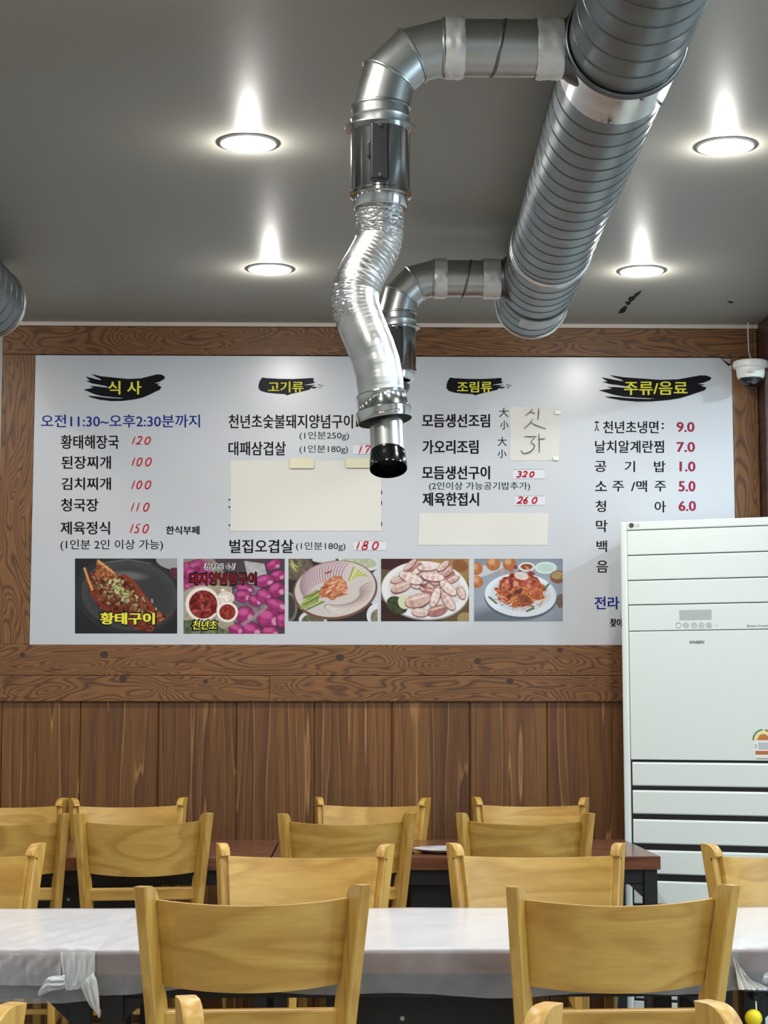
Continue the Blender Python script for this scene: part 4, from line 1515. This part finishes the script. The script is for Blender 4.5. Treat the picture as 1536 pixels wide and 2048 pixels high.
for nm, mt, r0, r1, a0, a1 in (('green_arc', pm('label_green', S(92, 130, 84), 0.5), 0.034, 0.040, 95, 180), ('yellow_arc', pm('label_cream', S(236, 226, 170), 0.5), 0.02, 0.034, 0, 180), ('amber_arc', pm('label_amber', S(150, 110, 60), 0.5), 0.034, 0.040, 0, 80), ('orange_dial', pm('label_orange', S(196, 118, 62), 0.5), 0.0, 0.022, 0, 180)):
    ac_disc(1527, 1480, r1, nm, mt, fp, 0.0014, a0, a1, r0)
ac_text('2', (1509.5, 1488.5, 1514, 1495.5), M['acgrey'], est, 0.03, lift=0.0012)
ac_quad(1517, 1485, 1550, 1499, 'grey_panel', pm('label_grey', S(188, 194, 204), 0.5), est, 0.0012)
ac_quad(1511, 1502, 1552, 1509, 'orange_bar', pm('label_orange_bar', S(186, 108, 62), 0.5), est, 0.0012)
ac_quad(1512, 1516, 1552, 1518, 'grey_rule', M['acgrey'], est, 0.0012)

# ------------------------------------------------------------------ chairs
def post_x(z):
    if z < 0.42:
        return 0.176 - 0.012 * (z / 0.42)
    return 0.164 + 0.040 * ((z - 0.42) / 0.46) ** 1.05


def post_y(z):
    if z < 0.42:
        return -0.235 + 0.05 * (z / 0.42)
    s_ = (z - 0.42) / 0.46
    return -0.185 - 0.075 * s_ - 0.025 * s_ ** 2


TOE = rad(23)
PT = 0.0240


def post_front(z):
    if z < 0.40:
        return 0.022
    b_2 = 0.022 + 0.010 * min(1, (z - 0.40) / 0.1)
    if 0.684 < z < 0.853:
        e = min(z - 0.684, 0.853 - z)
        b_2 -= 0.014 * min(1, e / 0.006)
    if z > 0.848:
        q_ = (z - 0.848) / 0.032
        b_2 = min(b_2, 0.034 - 0.032 * (1 - math.sqrt(max(0, 1 - q_ * q_))))
    elif z < 0.684 and z > 0.655:
        q_ = (z - 0.655) / 0.029
        b_2 -= 0.012 * (1 - math.sqrt(max(0, 1 - q_ * q_)))
    return b_2


def post_mesh(sx):
    zs = [0, 0.1, 0.2, 0.3, 0.36, 0.42, 0.48, 0.54, 0.60, 0.64, 0.655, 0.665, 0.672, 0.678, 0.683, 0.687, 0.691, 0.72, 0.76, 0.80, 0.846, 0.850, 0.853, 0.858, 0.863, 0.868, 0.872, 0.875, 0.8775, 0.8792, 0.88]
    mb = MB()
    rows = []
    for z in zs:
        toe = TOE * min(1, max(0, (z - 0.35) / 0.2))
        ax_ = Vector((-sx * math.sin(toe), math.cos(toe), 0))
        la = Vector((math.cos(toe), sx * math.sin(toe), 0))
        c = Vector((sx * post_x(z), post_y(z), z))
        bk = -0.021 - 0.006 * min(1, max(0, (z - 0.4) / 0.2))
        fr = post_front(z)
        ch = 0.003
        h = PT / 2
        row = []
        for l_, d_ in ((-h + ch, bk), (h - ch, bk), (h, bk + ch), (h, fr - ch), (h - ch, fr), (-h + ch, fr), (-h, fr - ch), (-h, bk + ch)):
            row.append(c + la * l_ + ax_ * d_)
        rows.append(row)
    n_ = 8
    for r_ in rows:
        mb.v += [tuple(q_) for q_ in r_]
    for i in range(len(rows) - 1):
        for k_ in range(n_):
            k2 = (k_ + 1) % n_
            mb.f.append((i * n_ + k_, i * n_ + k2, (i + 1) * n_ + k2, (i + 1) * n_ + k_))
    mb.f.append(tuple(range(n_ - 1, -1, -1)))
    mb.f.append(tuple(range((len(rows) - 1) * n_, len(rows) * n_)))
    return mb


def make_chair():
    t = thing('dining_chair', 'chair', 'chair', (0, 0, 0), 'blond wooden dining chairs')
    for sx in (-1, 1):
        po = post_mesh(sx).build('back_post', M['chairpost'], t, smooth=35, local=True)
        # screw hole on the outer face near the top
        c = Vector((sx * post_x(0.845), post_y(0.845), 0.845))
        la = Vector((math.cos(TOE), sx * math.sin(TOE), 0)) * sx
        ax_ = Vector((-sx * math.sin(TOE), math.cos(TOE), 0))
        q_ = c + la * (PT / 2 + 0.0002) + ax_ * 0.012
        MB().tube([q_ - la * 0.001, q_ + la * 0.0004], 0.0032, 10).build('screw_hole', M['screw'], po, local=True)
    # bowed backrest panel
    mb = MB()
    nu, nv = 24, 8
    F, B = [], []
    for j in range(nv + 1):
        f = j / nv
        rowF, rowB = [], []
        for i in range(nu + 1):
            u = -1 + 2 * i / nu
            bow = 1 - u * u
            z = 0.686 + 0.166 * f - 0.009 * bow * (1 if f > 0.5 else 1)
            hw = post_x(z) - 0.024 * math.sin(TOE) - 0.006
            y = post_y(z) + 0.0225 - 0.054 * bow
            slope = Vector((2 * u * 0.052 / max(hw, 0.01), 1, 0)).normalized()
            nrm = Vector((-slope.x if False else -2 * u * 0.052 / hw, 1, 0)).normalized()
            p0_ = Vector((u * hw, y, z))
            rowF.append(p0_ + nrm * 0.006)
            rowB.append(p0_ - nrm * 0.006)
        F.append(rowF)
        B.append(rowB)
    mb.grid(F, flip=True)
    mb.grid(B)
    mb.grid([F[-1], B[-1]], flip=True)
    mb.grid([F[0], B[0]])
    mb.grid([[r_[0] for r_ in F], [r_[0] for r_ in B]])
    mb.grid([[r_[-1] for r_ in F], [r_[-1] for r_ in B]], flip=True)
    mb.build('backrest', M['chairwood'], t, smooth=35, local=True)
    # rail below the backrest
    hw = post_x(0.615) - 0.012
    MB().box(-hw, hw, post_y(0.615) + 0.004, post_y(0.615) + 0.032, 0.597, 0.637).build('back_rail', M['chairwood'], t, bevel=0.005, local=True)
    # seat
    mb = MB()
    def outline(z_, k_):
        pts = []
        for i in range(48):
            a = 2 * PI * i / 48
            c_, s_ = math.cos(a), math.sin(a)
            e = 0.28
            wx = 0.195 if s_ > 0 else 0.195 - 0.025 * (-s_)
            pts.append((k_ * wx * math.copysign(abs(c_) ** e, c_), 0.01 + k_ * 0.205 * math.copysign(abs(s_) ** e, s_), z_))
        return pts
    rows = [outline(0.432, 0.97), outline(0.436, 1.0), outline(0.450, 1.0), outline(0.455, 0.97), outline(0.450, 0.6), outline(0.447, 0.2)]
    for r_ in rows:
        r_.append(r_[0])
    mb.grid(rows)
    mb.f.append(tuple(range(47, -1, -1)))
    mb.f.append(tuple(range(5 * 49, 5 * 49 + 48)))
    mb.build('seat', M['chairwood'], t, smooth=40, local=True)
    for sx in (-1, 1):
        mb = MB()
        mb.box(-0.017, 0.017, -0.017, 0.017, 0, 0.432)
        mb.v = [(sx * (0.178 - 0.006 * (1 - z / 0.432) * 0) + x_ * (0.8 + 0.2 * z / 0.432), 0.178 + y_ * (0.8 + 0.2 * z / 0.432), z) for x_, y_, z in mb.v]
        mb.build('leg', M['chairpost'], t, bevel=0.004, local=True)
        MB().box(sx * 0.172 - 0.009, sx * 0.172 + 0.009, -0.19, 0.17, 0.385, 0.432).build('seat_rail', M['chairwood'], t, bevel=0.003, local=True)
        MB().box(sx * 0.172 - 0.009, sx * 0.172 + 0.009, -0.20, 0.17, 0.20, 0.225).build('stretcher', M['chairwood'], t, bevel=0.004, local=True)
    MB().box(-0.165, 0.165, 0.168, 0.188, 0.385, 0.432).build('seat_rail', M['chairwood'], t, bevel=0.003, local=True)
    MB().box(-0.155, 0.155, -0.195, -0.177, 0.385, 0.432).build('seat_rail', M['chairwood'], t, bevel=0.003, local=True)
    MB().box(-0.165, 0.165, -0.015, 0.010, 0.203, 0.222).build('stretcher', M['chairwood'], t, bevel=0.004, local=True)
    return t


TOPY = -0.292
CH = [  # middle of the top of the back (x, y), turn in degrees, facing away from the camera?, label
    (-0.175, 3.471, 4, True, 'blond wooden chair seen from behind at the film-covered table, left of the hanging nozzle'),
    (0.524, 3.452, 3, True, 'blond wooden chair seen from behind at the film-covered table, in front of the air conditioner'),
    (-0.103, 4.535, -6, False, 'blond wooden chair facing the camera beyond the film-covered table, left of centre'),
    (0.474, 4.540, -1, False, 'blond wooden chair facing the camera beyond the film-covered table, right of centre'),
    (1.105, 4.52, 3, False, 'blond wooden chair at the right photo edge, in front of the air conditioner slats'),
    (-0.972, 4.56, 2, False, 'blond wooden chair at the left photo edge, just beyond the film-covered table'),
    (-0.650, 5.872, 7, True, 'blond wooden chair, back to us, at the far table below the grilled fish picture'),
    (0.004, 5.862, 4, True, 'blond wooden chair with burl-marked back at the middle of the far table'),
    (0.578, 5.862, -3, True, 'blond wooden chair with its back to us beside the steel plate on the far table'),
    (-1.110, 5.865, 3, True, 'blond wooden chair with its back to us at the far left table end'),
    (-0.822, 6.90, 7, False, 'blond wooden chair against the plank wall, second from the left'),
    (0.100, 6.915, -9, False, 'blond wooden chair against the plank wall, under the sliced pork picture'),
    (0.702, 6.920, -5, False, 'blond wooden chair against the plank wall, nearest the air conditioner'),
    (-1.272, 6.885, 3, False, 'blond wooden chair against the plank wall, cut by the left photo edge'),
    (0.023, 2.103, -8, False, 'nearest blond wooden chair across the bottom centre, only the top of its back showing'),
    (0.622, 2.10, 4, False, 'nearest blond wooden chair top at the bottom right corner'),
    (-0.585, 2.085, 0, False, 'nearest blond wooden chair top at the bottom left corner'),
]
proto = make_chair()
for i, (x_, y_, rt, away, lb) in enumerate(CH):
    o = proto if i == 0 else copy_tree(proto)
    R_ = rad(rt) + (0 if away else PI)
    o.location = (x_ + math.sin(R_) * TOPY, y_ - math.cos(R_) * TOPY, 0)
    o.rotation_euler = (0, 0, R_)
    o['label'] = lb

# ------------------------------------------------------------------ tables
TZ, TW, TD, TT = 0.73, 1.283, 0.785, 0.044


def make_table():
    t = thing('dining_table', 'table', 'table', (0, 0, 0), 'brown dining tables')
    hx, hy = TW / 2, TD / 2
    MB().box(-hx, hx, -hy, hy, TZ - TT, TZ).build('tabletop', M['tabletop'], t, bevel=0.003, local=True)
    zt_ = TZ - TT
    lx, ly = hx - 0.030, hy - 0.045
    for sx in (-1, 1):
        for sy in (-1, 1):
            MB().box(sx * lx - 0.022, sx * lx + 0.022, sy * ly - 0.022, sy * ly + 0.022, 0, zt_).build('leg', M['blacksteel'], t, bevel=0.002, local=True)
            mb = MB()
            y0_, y1_ = sy * ly - 0.012, sy * ly + 0.012
            pr = [(sx * (lx - 0.022), zt_ - 0.045), (sx * (lx - 0.075), zt_ - 0.045), (sx * (lx - 0.022), zt_ - 0.095)]
            mb.add([(a, y0_, b_2) for a, b_2 in pr] + [(a, y1_, b_2) for a, b_2 in pr], [(0, 1, 2), (5, 4, 3), (0, 3, 4, 1), (1, 4, 5, 2), (2, 5, 3, 0)])
            mb.build('brace', M['blacksteel'], t, local=True)
    for sy in (-1, 1):
        MB().box(-lx, lx, sy * ly - 0.012, sy * ly + 0.012, zt_ - 0.05, zt_).build('apron', M['blacksteel'], t, local=True)
    for sx in (-1, 1):
        MB().box(sx * lx - 0.012, sx * lx + 0.012, -ly, ly, zt_ - 0.05, zt_).build('apron', M['blacksteel'], t, local=True)
    gb = MB().box(-0.185, 0.225, -0.30, 0.22, 0.50, zt_).build('grill_box', M['blacksteel'], t, bevel=0.006, local=True)
    MB().tube([(0.01, -0.300, 0.60), (0.01, -0.304, 0.60)], [0.005, 0.004], 12).build('screw', M['chrome'], gb, local=False) if False else None
    mb = MB()
    mb.tube([(-0.03, -0.299, 0.585), (-0.03, -0.304, 0.585)], [0.006, 0.0045], 12)
    mb.v = [tuple(Vector(v_)) for v_ in mb.v]
    mb.build('screw', M['acgrey'], gb, local=True)
    return t


NEAR_Y = 3.668 + TD / 2
FAR_Y = 6.03 + TD / 2 - 0.02
TB = [
    (0.146, NEAR_Y, 'brown table under milky plastic film, middle of the near row'),
    (-1.142, NEAR_Y, 'brown table under knotted plastic film at the left photo edge'),
    (1.434, NEAR_Y, 'brown table under plastic film at the right photo edge'),
    (0.398, FAR_Y, 'bare brown table with a steel plate on it, beside the air conditioner'),
    (-0.890, FAR_Y, 'bare brown table in the far row on the left'),
]
tproto = make_table()
for i, (x_, y_, lb) in enumerate(TB):
    o = tproto if i == 0 else copy_tree(tproto)
    o.location = (x_, y_, 0)
    o['label'] = lb


# plastic film over the near tables
def film(name, cx, label, seed, folds):
    t = thing(name, label, 'table cover', (cx, NEAR_Y, TZ), 'plastic films on the near tables')
    rg = random.Random(seed)
    hx, hy = TW / 2 + 0.0032, TD / 2
    g_ = 0.0025
    nx = 96
    P = []
    ph1, ph2 = rg.uniform(0, 6), rg.uniform(0, 6)
    for i in range(nx + 1):
        x_ = -hx + 2 * hx * i / nx
        hem = 0.082 + 0.008 * math.sin(x_ * 4 + ph1) + 0.004 * math.sin(x_ * 17 + ph2) + folds(x_) * 0.010
        row = []
        for k_ in range(7):                       # back hem
            f = k_ / 6
            row.append((cx + x_, NEAR_Y + hy + g_ + 0.003 * math.sin(x_ * 30 + f), TZ - 0.07 * (1 - f) + (g_ if f == 1 else 0)))
        for k_ in range(1, 24):                   # top, with low wrinkles
            f = k_ / 24
            en_ = min(1.0, (hx - abs(x_)) / 0.04)
            wr = en_ * 0.0016 * math.sin(x_ * 9 + f * 7 + ph1) * math.sin(f * 9 + x_ * 4 + ph2) + en_ * folds(x_) * 0.006 * abs(math.sin(x_ * 55 + f * 12)) * (0.25 + f)
            row.append((cx + x_, NEAR_Y + hy - 2 * hy * f, TZ + g_ + abs(wr)))
        for k_ in range(11):                      # front hem
            f = k_ / 10
            wv = f * (0.004 * math.sin(x_ * 26 + ph2) + 0.003 * math.sin(x_ * 61 + f * 5)) + folds(x_) * 0.006 * math.sin(x_ * 70 + f * 4) * f
            inn = 0.012 * max(0, f - 0.6)
            row.append((cx + x_, NEAR_Y - hy - g_ - abs(wv) + inn, TZ + g_ - hem * f))
        P.append(row)
    mb = MB()
    mb.grid(P)
    mb.build('film_sheet', M['film'], t, smooth=180)
    return t


f_mid = film('table_film', 0.146, 'milky plastic film covering the middle near table', 1, lambda x_: max(0, 1 - abs(x_ + 0.64) / 0.16))
f_left = film('table_film', -1.142, 'milky plastic film on the left near table, tied in a hanging knot', 2, lambda x_: max(0, 1 - abs(x_ - 0.60) / 0.35))
f_right = film('table_film', 1.434, 'milky plastic film on the right near table with a folded white corner', 3, lambda x_: max(0, 1 - abs(x_ + 0.64) / 0.25))


def crumple(name, outline_px, Y, bulge, parent, mat, seed, n=16):
    """small gathered piece of film: quad patch between two polylines with folds"""
    rg = random.Random(seed)
    A_, B_ = outline_px
    P = []
    for i in range(n + 1):
        f = i / n
        def ip(poly):
            q_ = f * (len(poly) - 1)
            k_ = min(int(q_), len(poly) - 2)
            w_ = q_ - k_
            return (poly[k_][0] * (1 - w_) + poly[k_ + 1][0] * w_, poly[k_][1] * (1 - w_) + poly[k_ + 1][1] * w_)
        a, b_2 = ip(A_), ip(B_)
        row = []
        for j in range(n + 1):
            g2 = j / n
            yv = Y - bulge * math.sin(PI * g2) - 0.006 * math.sin(g2 * 19 + f * 5 + seed) * math.sin(PI * f + 0.4) - 0.003 * math.sin(g2 * 37 + seed * 2)
            q_ = at(a[0] * (1 - g2) + b_2[0] * g2, a[1] * (1 - g2) + b_2[1] * g2, Y)
            row.append((q_.x, yv, q_.z))
        P.append(row)
    mb = MB()
    mb.grid(P, flip=True)
    return mb.build(name, mat, parent, smooth=180)


YF = NEAR_Y - TD / 2 - 0.012
crumple('overlap_strip', ([(122, 1903), (124, 1930), (128, 1965), (134, 1981)], [(190, 1903), (191, 1930), (188, 1960), (166, 1976)]), YF, 0.006, f_left, M['filmfold'], 1)
crumple('knot_ear', ([(130, 1950), (110, 1952), (95, 1955), (77, 1982)], [(132, 1976), (112, 1981), (98, 1984), (80, 1992)]), YF - 0.008, 0.014, f_left, M['filmfold'], 2)
crumple('knot_tail', ([(160, 1968), (164, 1985), (180, 2012), (199, 2033)], [(186, 1945), (192, 1960), (198, 1995), (200, 2034)]), YF - 0.008, 0.016, f_left, M['filmfold'], 3)
crumple('gathered_film', ([(-60, 1905), (-58, 1930), (-60, 1968)], [(122, 1905), (122, 1935), (124, 1972)]), YF - 0.001, 0.004, f_left, M['film'], 4, 22)
crumple('folded_corner', ([(1466, 1912), (1470, 1935), (1478, 1979)], [(1466, 1914), (1500, 1958), (1545, 1980)]), YF - 0.004, 0.002, f_right, M['stick'], 5)
crumple('film_tuft', ([(1524, 1962), (1527, 1950), (1538, 1944)], [(1528, 1966), (1534, 1967), (1542, 1966)]), YF - 0.01, 0.01, f_right, M['filmfold'], 6)

# steel grill plate and small things on the far table
pc = Vector((0.36, 6.20, TZ))
plate = thing('grill_plate', 'shallow oval steel plate lying on the far brown table', 'plate', pc)
mb = MB()
rows = []
for r_, h in ((0.02, 0.003), (0.085, 0.003), (0.10, 0.008), (0.118, 0.014), (0.120, 0.0135), (0.116, 0.010), (0.09, 0.0005), (0.02, 0.0005)):
    rows.append([(pc.x + r_ * 1.1 * math.cos(2 * PI * k_ / 48), pc.y + r_ * math.sin(2 * PI * k_ / 48), TZ + h) for k_ in range(49)])
mb.grid(rows, flip=True)
mb.build('dish', M['steelplate'], plate, smooth=50)
mb = MB()
for k_ in range(-5, 6):
    hw = math.sqrt(max(0, 0.085 ** 2 - (k_ * 0.014) ** 2))
    mb.box(pc.x - hw, pc.x + hw, pc.y + k_ * 0.014 - 0.003, pc.y + k_ * 0.014 + 0.003, TZ + 0.003, TZ + 0.0065)
mb.build('ridges', M['steelplate'], plate)
p_ = at(824, 1699, 6.12)
cl = thing('table_clip', 'small black peg standing left of the steel plate on the far table', 'clip', (p_.x, 6.12, TZ))
MB().box(p_.x - 0.009, p_.x + 0.009, 6.112, 6.128, TZ, TZ + 0.006).build('foot', M['blackplastic'], cl, bevel=0.001)
MB().box(p_.x - 0.003, p_.x + 0.003, 6.116, 6.124, TZ + 0.006, TZ + 0.026).build('stem', M['blackplastic'], cl, bevel=0.001)

# yellow ball on a white stick under the right table
yb = at(1507, 2036, 3.658)
ball = thing('ball_pull', 'small yellow ball on a thin white stick below the right film-covered table', 'pull knob', (yb.x, 3.658, yb.z))
mb = MB()
pr = [(0.0172 * math.sin(rad(a)), 0.0172 * math.cos(rad(a))) for a in range(4, 180, 11)]
mb.tube([(yb.x, 3.658, yb.z + h) for r_, h in pr], [r_ for r_, h in pr], 28, dirs=[(0, 0, -1)] * len(pr))
mb.build('ball', M['yellowball'], ball, smooth=180)
zt_ = at(1513, 1999, 3.658).z
MB().tube([(yb.x + 0.006, 3.658, yb.z + 0.012), (yb.x + 0.0055, 3.658, zt_)], 0.0016, 10).build('stick', M['stick'], ball, smooth=60)
MB().box(yb.x + 0.0005, yb.x + 0.0105, 3.653, 3.6925, zt_ - 0.002, zt_ + 0.008).build('bracket', M['blacksteel'], ball)
